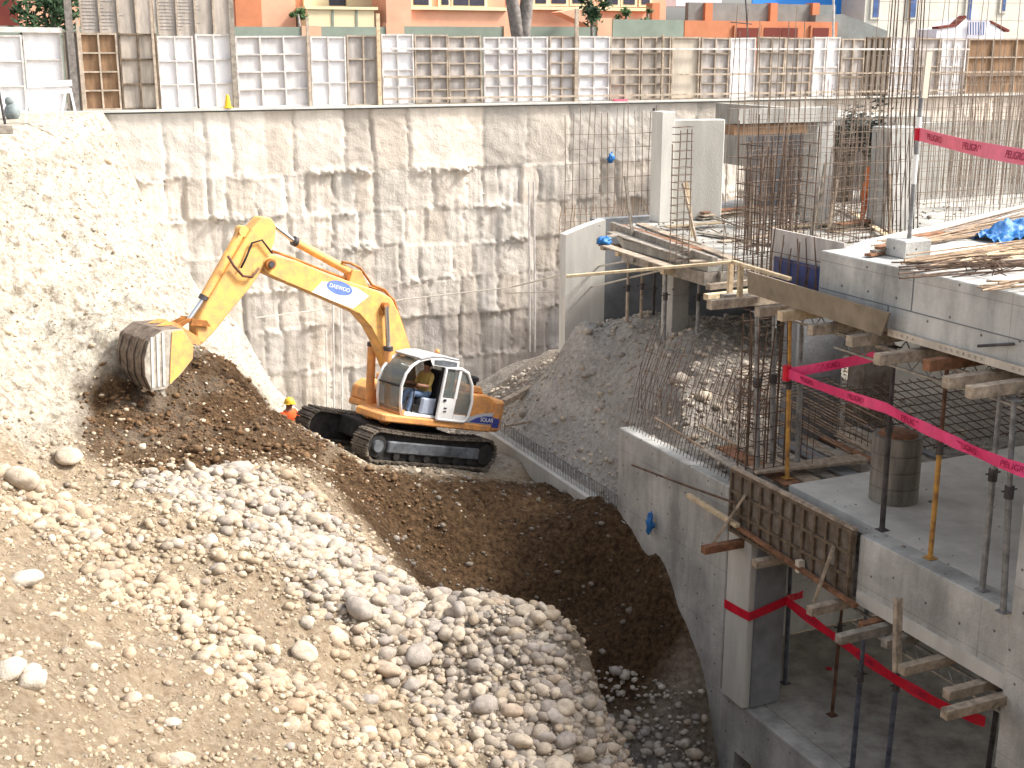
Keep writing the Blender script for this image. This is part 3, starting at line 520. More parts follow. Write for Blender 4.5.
# ------------------------------------------------------------------ fence of shutter panels along the street
def px_x(px, py, Y): return onY(px, py, Y).x
FY = 43.32
PANELS = [ # x0, x1, board, rib, columns, rows, words
 (-30,24,'white','ribwhite',1,3,'white panel of plain sheets at the far left end of the fence'),
 (25,63,'white','ribwhite',1,3,'broad white panel with a capping board behind the trestle'),
 (65,80,'greyboard','ribtan',1,1,'narrow plain grey board left of the brown panel'),
 (82,119,'brownboard','ribtan',2,4,'brown panel with two columns of four cells'),
 (120,158,'tanboard','formrib',2,3,'weathered tan panel right of the brown one'),
 (159,195,'white','ribwhite',2,3,'white panel right of the weathered tan one'),
 (197,233,'white','ribwhite',2,3,'white panel above the yellow cone'),
 (237,309,'offwhite','ribwhite',3,4,'wide pinkish white panel of twelve cells'),
 (311,346,'white','ribwhite',2,3,'bright white panel below the cream balcony'),
 (347,380,'greyboard','ribtan',2,3,'grey tan panel below the right end of the cream balcony'),
 (382,414,'white','ribwhite',2,4,'white panel right of the tall orange batten'),
 (415,448,'greyboard','ribtan',2,5,'grey panel of many cells right of the batten'),
 (449,482,'greyboard','ribtan',2,5,'second grey panel left of the palm trunks'),
 (484,515,'offwhite','ribwhite',2,4,'white panel under the left palm trunk'),
 (517,548,'white','ribwhite',2,4,'white panel right of the palm trunks'),
 (549,574,'offwhite','ribtan',2,5,'scuffed panel left of the pale fence post'),
 (578,609,'white','ribwhite',2,5,'white panel right of the pale fence post'),
 (610,640,'tanboard','ribtan',2,4,'tan panel left of the red rag'),
 (641,670,'tanboard','ribtan',2,4,'tan panel under the end of the green street wall'),
 (671,699,'creamboard','ribtan',1,1,'plain cream panel in the run of tan ones'),
 (700,728,'greyboard','ribtan',2,4,'grey panel left of the plain white pair'),
 (730,755,'white','ribwhite',1,1,'plain white panel behind the tall corner bars'),
 (756,783,'greyboard','ribtan',2,4,'grey panel right of the plain white one'),
 (784,810,'greyboard','ribtan',2,4,'grey panel left of the two slim white ones'),
 (812,824,'white','ribwhite',1,2,'slim white panel by the pale street pole'),
 (825,838,'white','ribwhite',1,2,'slim white panel right of the pale street pole'),
 (840,863,'greyboard','ribtan',2,3,'grey panel below the grey roof'),
 (864,888,'tanboard','formrib',4,1,'panel of tan vertical planks'),
 (889,914,'white','ribwhite',2,2,'white panel behind the long bent bars'),
 (915,938,'greyboard','ribtan',1,2,'grey panel behind the taped post'),
 (939,963,'white','ribwhite',2,2,'white panel below the white house'),
 (966,1060,'brownboard','ribtan',4,3,'large brown panel at the right end of the fence')]
GF = 'shutter panels of the street fence'
for i, (a, b, bm_, rm, nc, nr, words) in enumerate(PANELS):
    x0, x1 = px_x(a, 70, FY), px_x(b, 70, FY); y = FY+random.uniform(0, 0.03); top = 2.42+random.uniform(-0.05, 0.05); 
    if i == 2: top = 2.5
    t = thing('formwork_shutter', ((x0+x1)/2, y, 0.06), words, 'fence panel', GF)
    part('sheet', MB().box((x0, y+0.03, 0.07), (x1, y+0.07, top)), bm_, t)
    rb = MB(); w = 0.055
    for k in range(nc+1):
        xx = x0+(x1-x0-w)*k/nc; rb.box((xx, y-0.055, 0.07), (xx+w, y+0.028, top+0.01))
    for k in range(nr+1):
        zz = 0.07+(top-0.07-w)*k/nr; rb.box((x0+0.002, y-0.05, zz), (x1-0.002, y+0.026, zz+w*0.9))
    part('rib_frame', rb, rm, t)
    t.rotation_euler = (0, R(random.gauss(0, 0.5)), 0)
    if i == 1: part('capping_board', MB().box((px_x(-30, 70, FY), y-0.1, top), (x1+0.05, y+0.1, top+0.16)), 'ribwhite', t)
GR = 'rails tied along the fence'
for zz, (a, b), w in [(1.98,(383,965),'uppermost rail tied across the fence panels'),(1.02,(383,1024),'middle rail tied across the fence panels'),(0.27,(383,965),'lowest rail tied across the fence panels')]:
    solo('fence_rail', MB().beam((px_x(a,70,FY), FY-0.13, zz), (px_x(b,70,FY), FY-0.13, zz-0.02), 0.06, 0.07), 'ribwhite' if zz > 1.5 else 'ribtan', w, 'rail', GR)
for px_, top, mt, w, wd in [(73,3.6,'bark',0.22,'thick grey post behind the plain grey board'),(81,2.9,'ribtan',0.09,'slim pale post left of the brown panel'),(155,3.7,'ribtan',0.08,'tan post between the two plank hoardings'),(234,3.75,'timber_grey',0.16,'brown post at the right end of the plank hoarding'),(309,3.0,'ribtan',0.09,'slim post left of the bright white panel'),(379,3.15,'timber_new',0.13,'tall orange batten in front of the fence'),(576,3.4,'ribtan',0.14,'pale fence post rising above the panels'),(662,2.5,'timber',0.08,'thin batten leaning on the tan panels')]:
    x = px_x(px_, 70, FY-0.1); solo('fence_post', MB().box((x-w/2, FY-0.15, 0.06), (x+w/2, FY-0.068, top)), mt, wd, 'post')
# plank hoarding standing behind the fence
HY = 45.0
for a, b, wd in [(80,155,'left part of the tall brown plank hoarding behind the fence'),(157,232,'right part of the tall brown plank hoarding behind the fence')]:
    x0, x1 = px_x(a, 20, HY), px_x(b, 20, HY); t = thing('plank_hoarding', ((x0+x1)/2, HY, 0), wd, 'hoarding', 'plank hoardings')
    part('planks', MB().box((x0, HY, 0), (x1, HY+0.05, 4.3)), 'tanboard', t); bt = MB()
    for k in range(5): xx = x0+(x1-x0-0.06)*k/4; bt.box((xx, HY-0.07, 0.02), (xx+0.06, HY-0.003, 4.32))
    part('battens', bt, 'ribtan', t)
    rr = MB()
    for k in range(16):
        zz = 2.6+k*0.11
        rr.box((x0+0.02, HY-0.012, zz), (x0+(x1-x0)*random.uniform(0.3, 0.6), HY-0.002, zz+0.03))
    part('peeling_strips', rr, 'greyboard', t)

# ------------------------------------------------------------------ street wall, houses, trees behind
def seg(px0, px1, py0, py1, Y, depth=0.4, base=None):
    a = onY(px0, py1, Y); b = onY(px1, py0, Y); lo = a.z if base is None else base
    return (a.x, Y, lo), (b.x, Y+depth, b.z)
GY = 52.0
for a, b, wd in [(-20,190,'grey green street wall left of the plank hoarding'),(190,302,'grey green street wall in front of the maroon wall'),(322,386,'grey green street wall below the cream balcony'),(404,503,'grey green street wall below the long planter'),(527,597,'grey green street wall right of the palm'),(612,684,'higher grey green street wall between two orange piers')]:
    solo('street_wall', MB().box(*seg(a, b, 27 if a < 600 else 20, 60, GY, 0.3, 0)), 'greenwall', wd, 'wall', 'grey green street walls')
for a, b, top, wd in [(303,321,26,'orange pier at the left end of the balcony'),(387,404,23,'orange pier right of the balcony'),(504,527,26,'orange pier behind the palm trunks'),(597,612,18,'orange pier left of the higher green wall')]:
    solo('wall_pier', MB().box(*seg(a, b, top, 60, GY-0.05, 0.4, 0)), 'salmon', wd, 'pier')
def windows(hs, rects, Y, glass='glass_dark', fm='cream'):
    for (a, b, c, d) in rects:
        lo, hi = seg(a, b, c, d, Y, 0.1); w = part('window', MB().box((lo[0]-0.12, Y-0.10, lo[2]-0.12), (hi[0]+0.12, Y-0.004, hi[2]+0.12)), fm, hs)
        n = max(1, round((hi[0]-lo[0])/0.9)); g = MB()
        for k in range(n):
            q = (hi[0]-lo[0])/n; g.box((lo[0]+k*q+0.03, Y-0.125, lo[2]), (lo[0]+(k+1)*q-0.03, Y-0.103, hi[2]))
        part('pane', g, glass, w)
BY = 60.0
# salmon house
hs = thing('salmon_house', (px_x(330, 20, BY), BY, 0), 'long salmon house with a cream balcony behind the fence', 'house')
part('wall', MB().box(*seg(228, 505, -60, 80, BY, 9, 0)), 'salmon', hs)
part('side_wall', MB().box((px_x(228,20,BY-0.9), BY-0.9, 0), (px_x(296,20,BY-0.9), BY-0.005, 8)), 'salmon', hs)
part('dark_bay', MB().box((px_x(236,20,BY-1), BY-1.0, 0), (px_x(262,20,BY-1), BY-0.903, 8)), 'terracotta', hs)
bl = part('balcony', MB().box(*seg(308, 374, 9, 27, BY-2.2, 2.1)), 'cream', hs)
rl = MB().box(*seg(305, 378, 7, 9, BY-2.3, 2.2)); part('balcony_cap', rl, 'cream', bl)
dv = MB()
for p_ in (332, 356): dv.box(*seg(p_, p_+1.6, 9.5, 26.5, BY-2.23, 0.02))
part('balcony_joint', dv, 'greenwall', bl)
part('pilaster', MB().box(*seg(388, 410, -60, 80, BY-2.4, 2.3, 0)), 'salmon', hs)
part('planter', MB().box(*seg(411, 506, 9, 80, BY-1.6, 1.55, 0)), 'salmon', hs)
part('planter_cap', MB().box(*seg(410, 508, 7.5, 9.5, BY-1.8, 1.75)), 'cream', hs)
windows(hs, [(328,345,-30,5.5),(412,428,-30,5),(440,448,-30,5),(452,484,-30,5.5)], BY)
scr = MB()
for a, b in ((304,327),(347,376)): part('carved_screen', MB().box(*seg(a, b, -30, 6, BY-0.3, 0.2)), 'cream', hs)
hs = thing('salmon_house', (px_x(590, 20, BY), BY, 0), 'second salmon house with dark windows right of the palm', 'house')
part('wall', MB().box(*seg(506, 668, -60, 80, BY+0.6, 9, 0)), 'salmon', hs)
part('cornice', MB().box(*seg(530, 650, 8, 9.5, BY+0.3, 0.29)), 'cream', hs)
windows(hs, [(534,546,-30,3.5),(550,566,-30,3.5),(571,584,-30,3.5),(604,618,-30,4.5),(622,635,-30,4.5),(640,650,-30,4.5)], BY+0.6)
slope = MB(); A_ = [onY(x, y, BY-1.2) for x, y in [(560,12),(576,9),(614,27),(598,30)]]
slope.add([v for v in A_]+[v+Vector((0, 1.1, 0)) for v in A_], [(0,1,2,3),(7,6,5,4),(0,4,5,1),(1,5,6,2),(2,6,7,3),(3,7,4,0)]); part('stair_parapet', slope, 'salmon', hs)
hs = thing('maroon_house', (px_x(5, 15, BY-4), BY-4, 0), 'maroon and orange house corner at the far left', 'house')
part('wall', MB().box(*seg(-60, 90, -60, 80, BY-4, 9, 0)), 'salmon', hs); part('gate', MB().box(*seg(-40, 11, -60, 30, BY-4.2, 0.19)), 'maroon', hs)
hs = thing('terracotta_building', (px_x(760, 30, BY-6), BY-6, 0), 'low terracotta building with grey parapets below the blue sheet', 'building')
part('wall', MB().box(*seg(683, 838, 22, 80, BY-6, 6, 0)), 'terracotta', hs); part('parapet', MB().box(*seg(688, 836, 5, 21.8, BY-4.5, 0.3)), 'darkroof', hs)
for p_ in (652, 705, 770, 812): part('parapet_post', MB().box(*seg(p_, p_+8, 3, 21.9, BY-4.7, 0.6)), 'terracotta', hs)
windows(hs, [(735,758,28,38),(762,797,28,38),(811,828,28,38)], BY-6, 'maroon', 'terracotta')
solo('white_van', MB().box(*seg(676, 722, -3, 6, BY+8, 2)).box(*seg(700, 722, -8, -2.5, BY+8, 2)), 'housewhite', 'white van roof showing above the grey parapet', 'van')
solo('blue_sheet', MB().box(*seg(752, 859, -20, 15, BY-1, 0.1)), 'bluesheet', 'bright blue sheet hung behind the terracotta building', 'sheet')
hs = thing('grey_house', (px_x(940, 20, BY-3), BY-3, 0), 'pale grey house with blue windows behind the bars', 'house')
part('wall', MB().box(*seg(860, 1110, -80, 80, BY-3, 8, 0)), 'housegrey', hs); windows(hs, [(871,881,-30,17),(908,918,-30,17),(964,974,-30,33),(1000,1008,-30,11)], BY-3, 'glass_blue', 'housegrey')
rf = MB(); rf.prism([(px_x(815,30,BY-5), onY(815,15,BY-5).z), (px_x(842,30,BY-5), onY(842,14,BY-5).z), (px_x(888,30,BY-5), onY(888,31,BY-5).z), (px_x(888,30,BY-5), onY(888,40,BY-5).z), (px_x(815,30,BY-5), onY(815,40,BY-5).z)], lambda u, v, t: (u, t, v), BY-5, BY-3.1); part('roof', rf, 'darkroof', hs)
hs = thing('white_house', (px_x(970, 35, BY-6.5), BY-6.5, 0), 'small white house front with a stepped gable and balcony rail', 'house')
gb = MB().prism([(px_x(p, 30, BY-6.5), onY(p, q, BY-6.5).z) for p, q in [(937,70),(937,29),(952,27),(962,18),(968,20),(968,36),(984,36),(986,20),(1004,32),(1004,70)]], lambda u, v, t: (u, t, v), BY-6.5, BY-5); part('wall', gb, 'housewhite', hs)
for (p, q), (p2, q2) in [((935,28),(953,25.5)),((953,25.5),(963,16.5)),((988,22),(1006,31))]: part('roof_edge', MB().beam(onY(p, q, BY-6.3), onY(p2, q2, BY-6.3), 0.5, 0.12), 'maroon', hs)
br_ = MB()
for k in range(7): br_.beam(onY(968+k*2.6, 22, BY-6.6), onY(968+k*2.6, 35, BY-6.6), 0.04, 0.04)
part('balcony_rail', br_, 'glass_blue', hs)
solo('street_pole', MB().tube([onY(833, 45, 46), onY(833.5, -12, 46)], 0.05), 'ribwhite', 'thin pale pole standing behind the two slim white panels', 'pole')
solo('light_bracket', MB().tube([onY(748, 38, 46), onY(745, -10, 46)], 0.03).tube([onY(731, 22, 46), onY(752, 24, 46)], 0.025), 'steel_dark', 'thin dark bracket pole above the plain white panel', 'pole')
# palm with two grey trunks
t = thing('palm_tree', onY(518, 60, 50), 'pair of leaning grey palm trunks rising behind the fence', 'palm')
for pts in [[(523,60),(517,30),(512,0),(508,-40)],[(522,60),(524,28),(527,0),(531,-40)]]:
    part('trunk', MB().tube([onY(x, y, 50) for x, y in pts], 0.30, 10, 0.26), 'bark', t, True)
def leaves(center, rad, n, size, seed, squash=1.0):
    rnd = random.Random(seed); mb = MB(); clumps = []
    for _ in range(max(4, n//60)):
        clumps.append((Vector((rnd.gauss(0, .5), rnd.gauss(0, .5), rnd.gauss(0, .5)*squash))*rad, rnd.uniform(0.25, 0.5)*rad))
    for _ in range(n):
        c, cr = rnd.choice(clumps); p = Vector(center)+c+Vector((rnd.gauss(0, 1), rnd.gauss(0, 1), rnd.gauss(0, 1)))*cr*0.55
        a = Vector((rnd.gauss(0, 1), rnd.gauss(0, 1), rnd.gauss(0, 1))).normalized(); b = a.orthogonal().normalized(); s = size*rnd.uniform(0.6, 1.3)
        mb.add([p-a*s, p+b*s*0.4, p+a*s, p-b*s*0.4], [(0,1,2,3)])
    return mb
def tree(name, base, px, py, Y, rad, n, label, cat, leaf='leaf', seed=1, size=0.16):
    t = thing(name, base, label, cat); c = onY(px, py, Y)
    part('trunk', MB().tube([base, Vector(base).lerp(c, 0.6)+Vector((0.1, 0, 0)), c], 0.13, 8, 0.05), 'bark', t, True); part('crown', leaves(c, rad, n, size, seed), leaf, t); return t
b = onY(50, 60, 47); tree('street_tree', (b.x, 47, 0), 52, 8, 47, 0.95, 900, 'dark green tree over the white fence at the far left', 'tree', 'leaf', 3)
b = onY(590, 60, 51); tree('street_shrub', (b.x, 51, 0), 591, 6, 51, 0.75, 500, 'tall dark shrub in front of the second salmon house', 'shrub', 'leaf', 4)
for px_, py_, wd in [(626,13,'round green bush on the ledge left of the grey parapet'),(648,14,'smaller bush on the ledge beside the grey parapet'),(298,14,'dry bush left of the cream balcony')]:
    b = onY(px_, 30, 53); tree('bush', (b.x, 53, 0.4), px_, py_, 53, 0.32, 260, wd, 'bush', 'leaf2', px_, 0.10)
solo('traffic_cone', MB().lathe(onY(228, 108, 42.95)*1.0, [(0.16,0),(0.16,0.04),(0.11,0.05),(0.05,0.40),(0.03,0.44)], 12), 'yellowplastic', 'small yellow cone standing on the wall top', 'cone')
# trestle, sack, blocks on the cliff top
t = thing('white_trestle', onZ(50, 118, 0), 'white A-frame trestle standing on the cliff top', 'trestle')
P = lambda x, y: at(x, y, 37.0)
part('top_rail', MB().beam(P(27,84.5), P(72,83), 0.12, 0.16), 'white', t)
part('board', MB().beam(P(46,88), P(70,87.5), 0.06, 0.30), 'white', t)
for a, b in [((28,84),(26,122)),((46,88),(41,120)),((53,90),(58,119)),((66,88),(62,114)),((70,88),(76,115))]: part('leg', MB().beam(P(*a), P(*b), 0.06, 0.06), 'white', t)
b = onZ(13, 120, 0.0); t = MB(); t.ball((b.x, b.y, 0.22), (0.22, 0.22, 0.26)).ball((b.x-0.05, b.y, 0.52), (0.13, 0.13, 0.14)); solo('grey_sack', t, 'greycloth', 'tied grey sack standing on the cliff top at the left edge', 'sack', smooth=True)
b = onZ(6, 133, 0); solo('concrete_cube', MB().box((b.x-0.15, b.y-0.12, -0.02), (b.x+0.17, b.y+0.14, 0.2)), 'timber_grey', 'small grey block lying on the cliff top below the sack', 'block', bevel=0.02)
solo('marker_pole', MB().tube([onZ(6,128,0), onZ(6,128,0)+Vector((-0.12,0,1.3))], 0.035), 'steel_dark', 'thin dark pole planted at the left edge of the cliff top', 'pole')

# ------------------------------------------------------------------ basement structure on the right
FX = 12.5
UW0 = lambda u, v, t: (u, t, v)
# upper deck with its edge beam
dk = thing('upper_deck', (FX, 12, -2.0), 'upper concrete deck with a deep edge beam, rebar lying on it', 'deck')
part('edge_beam', MB().box((FX, 5, -2.0), (FX+0.45, 15.84, -1.074)), 'concrete', dk, bevel=0.015)
poly = [(FX+0.452, 5), (FX+0.452, 15.82), (13.8, 16.4), (16.0, 17.3), (20, 19.0), (30, 23.2), (30, 5)]
part('deck_slab', MB().prism(poly, lambda u, v, t: (u, v, t), -1.32, -1.07), 'concrete_pale', dk)
part('pour_joint', MB().box((FX-0.008, 5, -1.66), (FX-0.001, 15.8, -1.645)).box((FX-0.006, 13.72, -1.644), (FX-0.001, 13.74, -1.08)).box((FX-0.006, 14.2, -1.99), (FX-0.001, 14.22, -1.66)), 'concrete_dark', dk)
part('soffit_form', MB().box((FX+0.05, 5, -2.06), (22, 16.6, -2.004)), 'timber_grey', dk)
# middle slab
dk = thing('middle_slab', (FX, 12, -6.4), 'middle concrete slab carrying the grey drum and shoring props', 'slab')
part('edge_beam', MB().box((FX, 5, -6.37), (FX+0.4, 14.45, -5.304)), 'concrete', dk, bevel=0.015)
part('deck_slab', MB().box((FX+0.402, 5, -5.5), (26, 16.8, -5.3)), 'concrete_pale', dk)
part('pour_lip', MB().box((FX-0.03, 5, -6.42), (FX-0.002, 14.4, -6.2)), 'concrete_pale', dk)
part('soffit_form', MB().box((FX+0.05, 5, -6.43), (24, 17.6, -6.374)), 'timber_grey', dk)
# lower slab
dk = thing('lower_slab', (FX, 12, -10.8), 'lower concrete slab with a light edge beam above the blue opening', 'slab')
part('edge_beam', MB().box((FX, 5, -10.7), (FX+0.4, 18.0, -9.674)), 'concrete', dk, bevel=0.015)
part('deck_slab', MB().box((FX+0.402, 5, -9.9), (26, 19.3, -9.67)), 'concrete_old', dk)
part('corner_column', MB().box((FX+0.003, 17.45, -13.5), (FX+0.4, 17.98, -10.704)), 'concrete', dk)
solo('blue_film', MB().box((FX+0.5, 5, -13.5), (FX+0.53, 17.4, -10.72)), 'bluefilm', 'dark blue film hung in the opening under the lower slab', 'film')
solo('end_column', MB().box((FX-0.07, 10.2, -13.5), (FX+0.55, 11.33, -2.07)), 'concrete', 'tall concrete column at the right edge of the photo', 'column', bevel=0.02)
t = thing('lower_column', (12.8, 17.5, -9.66), 'square column with a dark form sheet, wrapped in red tape', 'column')
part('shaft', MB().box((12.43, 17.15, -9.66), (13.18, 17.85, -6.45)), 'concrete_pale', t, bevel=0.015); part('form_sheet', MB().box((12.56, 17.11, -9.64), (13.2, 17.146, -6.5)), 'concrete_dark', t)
solo('stub_wall', MB().box((FX, 17.99, -12), (12.85, 22.06, -5.66)), 'concrete', 'grey concrete stub wall between the pit and the gravel pile', 'wall', bevel=0.02)
t = thing('strip_footing', (FX, 25, -8.4), 'low pale footing strip with starter bars behind the machine', 'footing')
part('footing', MB().box((FX-0.05, 21.6, -9.2), (12.75, 29.2, -7.62)), 'concrete_pale', t); sb = MB()
for k in range(95): y = 21.7+k*0.079; sb.tube([(FX+0.07, y, -7.63), (FX+0.07+random.gauss(0, .01), y, -7.2+random.uniform(-0.03, 0.03))], 0.008, 4)
sb.tube([(FX+0.09, 21.6, -7.22), (FX+0.09, 29.2, -7.22)], 0.012, 4); part('starter_bars', sb, 'steel', t)
solo('lower_back_wall', MB().box((13.0, 19.35, -9.68), (26, 19.65, -6.45)), 'concrete', 'light back wall behind the lower slab', 'wall')
solo('mid_back_wall', MB().box((onY(884,400,20.8).x, 20.8, -6), (26, 21.1, -2.4)), 'concrete_pale', 'pale wall behind the middle slab under the joists', 'wall')
solo('blue_grey_pier', MB().box((onY(792,420,18.9).x, 18.9, -6.0), (onY(838,420,18.9).x, 19.3, -2.6)), 'concrete_dark', 'blue grey concrete pier behind the orange prop', 'pier')
solo('dark_pier', MB().box((onY(862,400,20.0).x, 20.0, -6.0), (onY(890,400,20.0).x, 20.5, -2.4)), 'form', 'dark form boarded pier beside the pale back wall', 'pier')
# rear deck with loose boards and columns
dk = thing('rear_deck', (15, 26, -2.5), 'rear deck half covered with pale boards', 'deck')
part('deck_slab', MB().prism([(14.5,22.0),(14.5,25.6),(15.3,27.4),(17.2,28.7),(20,30.5),(28,35),(34,42.5),(34,22.0)], lambda u, v, t: (u, v, t), -2.52, -2.32), 'concrete_old', dk)
part('deck_beam', MB().box((14.42, 22.0, -2.8), (14.75, 25.5, -2.53)).box((14.76, 21.9, -2.8), (20, 22.2, -2.53)), 'timber_grey', dk)
solo('basement_wall', MB().prism([(15.25,-6.5),(16.45,-6.5),(16.45,-2.48),(15.9,-2.62),(15.25,-2.83)], UW0, 30.0, 30.35), 'concrete_pale', 'short pale wall under the left corner of the rear deck', 'wall')
solo('basement_cross_wall', MB().box((16.46, 30.6, -6.5), (23, 30.9, -2.55)), 'concrete_dark', 'shaded wall under the rear deck', 'wall')  # shade under the deck put into its dark colour
a = onZ(660, 221, -2.32); b = onZ(741, 224, -2.32); solo('panel_wall', MB().prism([(a.x,a.y),(b.x,b.y+0.9),(b.x+0.1,b.y+1.2),(a.x+0.1,a.y+0.3)], lambda u, v, t: (u, v, t), -2.31, onY(660, 120, a.y).z), 'concrete_pale', 'bright concrete panel wall standing on the rear deck', 'wall', bevel=0.02)
def column(px0, px1, pyb, pyt, zb, m, label, dep=0.5):
    a = onZ(px0, pyb, zb); b = onY(px1, pyb, a.y); top = onY(px0, pyt, a.y).z
    return solo('concrete_column', MB().box((a.x, a.y, zb+0.003), (b.x, a.y+dep, top)), m, label, 'column', bevel=0.015)
column(811, 829, 228, 122, -2.32, 'concrete', 'lone concrete column carrying the beam on the rear deck')
column(884, 914, 231, 128, -2.32, 'concrete', 'wide grey column behind the taped post', 0.7)
column(659, 672, 223, 112, -2.32, 'concrete_pale', 'slim pale column at the left end of the panel wall')
a = onZ(671, 345, -4.85); solo('concrete_column', MB().box((a.x, a.y, -5.2), (a.x+0.46, a.y+0.5, -2.52)), 'concrete', 'concrete column rising from the gravel pile to the rear deck', 'column', bevel=0.015)
c = onZ(811, 228, -2.32); z0 = onY(811, 122, c.y).z; t = thing('cross_beam', (c.x-1, c.y, z0), 'dark form boarded beam across the lone column', 'beam')
part('beam', MB().box((onY(738,115,c.y).x, c.y-0.05, z0+0.004), (onY(834,115,c.y).x, c.y+0.45, z0+0.34)), 'concrete_old', t); part('form_board', MB().box((onY(735,125,c.y).x, c.y+0.02, z0-0.26), (onY(808,125,c.y).x, c.y+0.4, z0-0.02)), 'brownboard', t)
solo('alcove_back_wall', MB().box((21.2, 29.6, -2.31), (24.4, 29.9, -0.02)), 'form', 'wall coloured dark for the recess shade behind the worker', 'wall')  # recess shade put into the dark colour of its walls
solo('recess_shade_slab', MB().box((21.2, 27.2, 0.0), (24.6, 30.2, 0.22)), 'concrete_old', 'roof slab added to darken the recess', 'slab')  # slab added to keep light out of the recess
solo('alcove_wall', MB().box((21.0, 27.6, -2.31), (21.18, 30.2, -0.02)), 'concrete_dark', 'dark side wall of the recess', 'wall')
solo('rear_core_wall', MB().box((24.5, 29, -2.31), (36, 29.4, -0.1)), 'concrete_old', 'blotched rear wall behind the dense bar mesh', 'wall')
solo('rear_side_wall', MB().box((28.0, 31, -2.31), (28.4, 42.4, -0.05)), 'concrete_old', 'side wall closing the rear deck towards the street', 'wall')
# net draped in the recess
nb = leaves(onY(864, 132, 26.9), 0.75, 1300, 0.10, 8, 0.55); solo('black_net', nb, 'net', 'bundled dark netting hanging over the recess', 'net')

# ------------------------------------------------------------------ reinforcement
def mesh_screen(name, a, b, z0, z1, sp, hz, m, label, r=0.009, parent=None, top_var=0.3, cat='rebar mesh', group='bar meshes of future walls', lean=0.0):
    a, b = Vector(a), Vector(b); n = max(2, int((b-a).length/sp)); v = MB(); h = MB()
    for k in range(n+1):
        p = a.lerp(b, k/n)+Vector((random.gauss(0, .02), random.gauss(0, .02), 0)); top = z1+random.uniform(-top_var, top_var)
        v.tube([(p.x, p.y, z0), (p.x+random.gauss(0, .02), p.y+random.gauss(0, .02), (z0+top)/2), (p.x+random.gauss(0, .05)+lean, p.y+random.gauss(0, .04), top)], r, 4)
    m_ = int((z1-z0)/hz)
    for k in range(m_):
        z = z0+0.15+k*hz; q0 = a+Vector((0, -0.02, 0)); q1 = b+Vector((0, -0.02, 0)); h.tube([(q0.x, q0.y, z+random.gauss(0, .02)), ((q0.x+q1.x)/2, (q0.y+q1.y)/2, z+random.gauss(0, .02)), (q1.x, q1.y, z+random.gauss(0, .02))], r*0.9, 4)
    t = thing(name, (a+b)/2*1.0, label, cat, group); t.location.z = z0; MW[t] = Matrix.Translation((a+b)/2*Vector((1,1,0)).length*0+Vector(((a.x+b.x)/2, (a.y+b.y)/2, z0))); t.matrix_world = MW[t]
    part('upright_bars', v, m, t); part('cross_bars', h, m, t); return t
def scr(px0, px1, Y, z0, z1, sp, hz, m, label, r=0.009, tv=0.3): return mesh_screen('rebar_mesh', (onY(px0, 150, Y).x, Y, 0), (onY(px1, 150, Y).x, Y, 0), z0, z1, sp, hz, m, label, r, top_var=tv)
scr(744, 838, 23.2, -2.3, 0.9, 0.15, 0.33, 'rebar_far', 'tall bar mesh in front of the lone column', 0.008)
scr(748, 800, 22.4, -2.3, -0.3, 0.10, 0.5, 'rebar', 'short thicket of dark rusty bars before the panel wall', 0.016, 0.45)
scr(826, 896, 21.6, -2.0, 1.6, 0.17, 0.30, 'rebar_far', 'bar mesh in front of the dark recess')
scr(838, 1030, 26.5, -2.2, 1.5, 0.16, 0.28, 'rebar_far', 'long rear bar mesh reaching above the fence')
scr(912, 1040, 21.0, -1.1, 1.75, 0.15, 0.24, 'rebar_far', 'dense bar mesh behind the taped post', 0.008)
scr(868, 1040, 20.0, -1.05, 3.3, 0.24, 0.34, 'rebar_far', 'high thin bar mesh reaching past the top of the photo', 0.0065)
scr(945, 1040, 22.3, -1.1, 0.6, 0.11, 0.22, 'rebar_far', 'second dense bar mesh behind the blue tarp', 0.009)
scr(566, 656, 42.5, -4.0, -0.2, 0.28, 0.55, 'rebar_far', 'bar mesh standing against the retaining wall', 0.016)
scr(560, 650, 41.6, -4.6, -3.6, 0.22, 0.25, 'rebar_tan', 'low pale bar grid at the foot of the upper wall', 0.016, 0.1)
scr(284, 350, 41.2, -11.3, -10.2, 0.20, 0.8, 'rebar_tan', 'row of pale starter bars at the foot of the retaining wall', 0.02, 0.1)
def cage(x, y, dx, dy, z0, z1, nx, ny, hz, m, label, r=0.013, tie_top=None, parts=True, group='column cages'):
    t = thing('rebar_cage', (x, y, z0), label, 'rebar cage', group); ts = tie_top or z1
    for i in range(nx):
        for j in range(ny):
            if 0 < i < nx-1 and 0 < j < ny-1: continue
            px_ = x+dx*i/(nx-1); py_ = y+dy*j/(ny-1); top = z1+random.uniform(-0.5, 0.1)
            part('upright_bar', MB().tube([(px_, py_, z0), (px_+random.gauss(0, .01), py_, (z0+top)/2), (px_+random.gauss(0, .04), py_+random.gauss(0, .04), top)], r, 6), m, t)
    ties = MB(); k = z0+0.1
    while k < ts:
        c = [(x-.02, y-.02, k), (x+dx+.02, y-.02, k+.01), (x+dx+.02, y+dy+.02, k), (x-.02, y+dy+.02, k-.01), (x-.02, y-.02, k)]; ties.tube(c, r*0.6, 4); k += hz*random.uniform(0.85, 1.15)
    part('ties', ties, m, t); return t
cage(12.95, 18.1, 1.15, 0.7, -2.0, 0.75, 7, 2, 0.22, 'rebar', 'dark column cage rising at the far corner of the upper deck', 0.012, 0.4)
cage(13.0, 18.95, 1.3, 0.3, -2.0, 2.6, 5, 2, 0.9, 'rebar_far', 'taller thin bars behind the dark corner cage', 0.008, 1.6)
cage(12.55, 17.35, 0.62, 0.5, -5.25, -2.2, 4, 3, 0.26, 'rebar', 'dark column cage between middle slab and upper deck at the corner', 0.015)
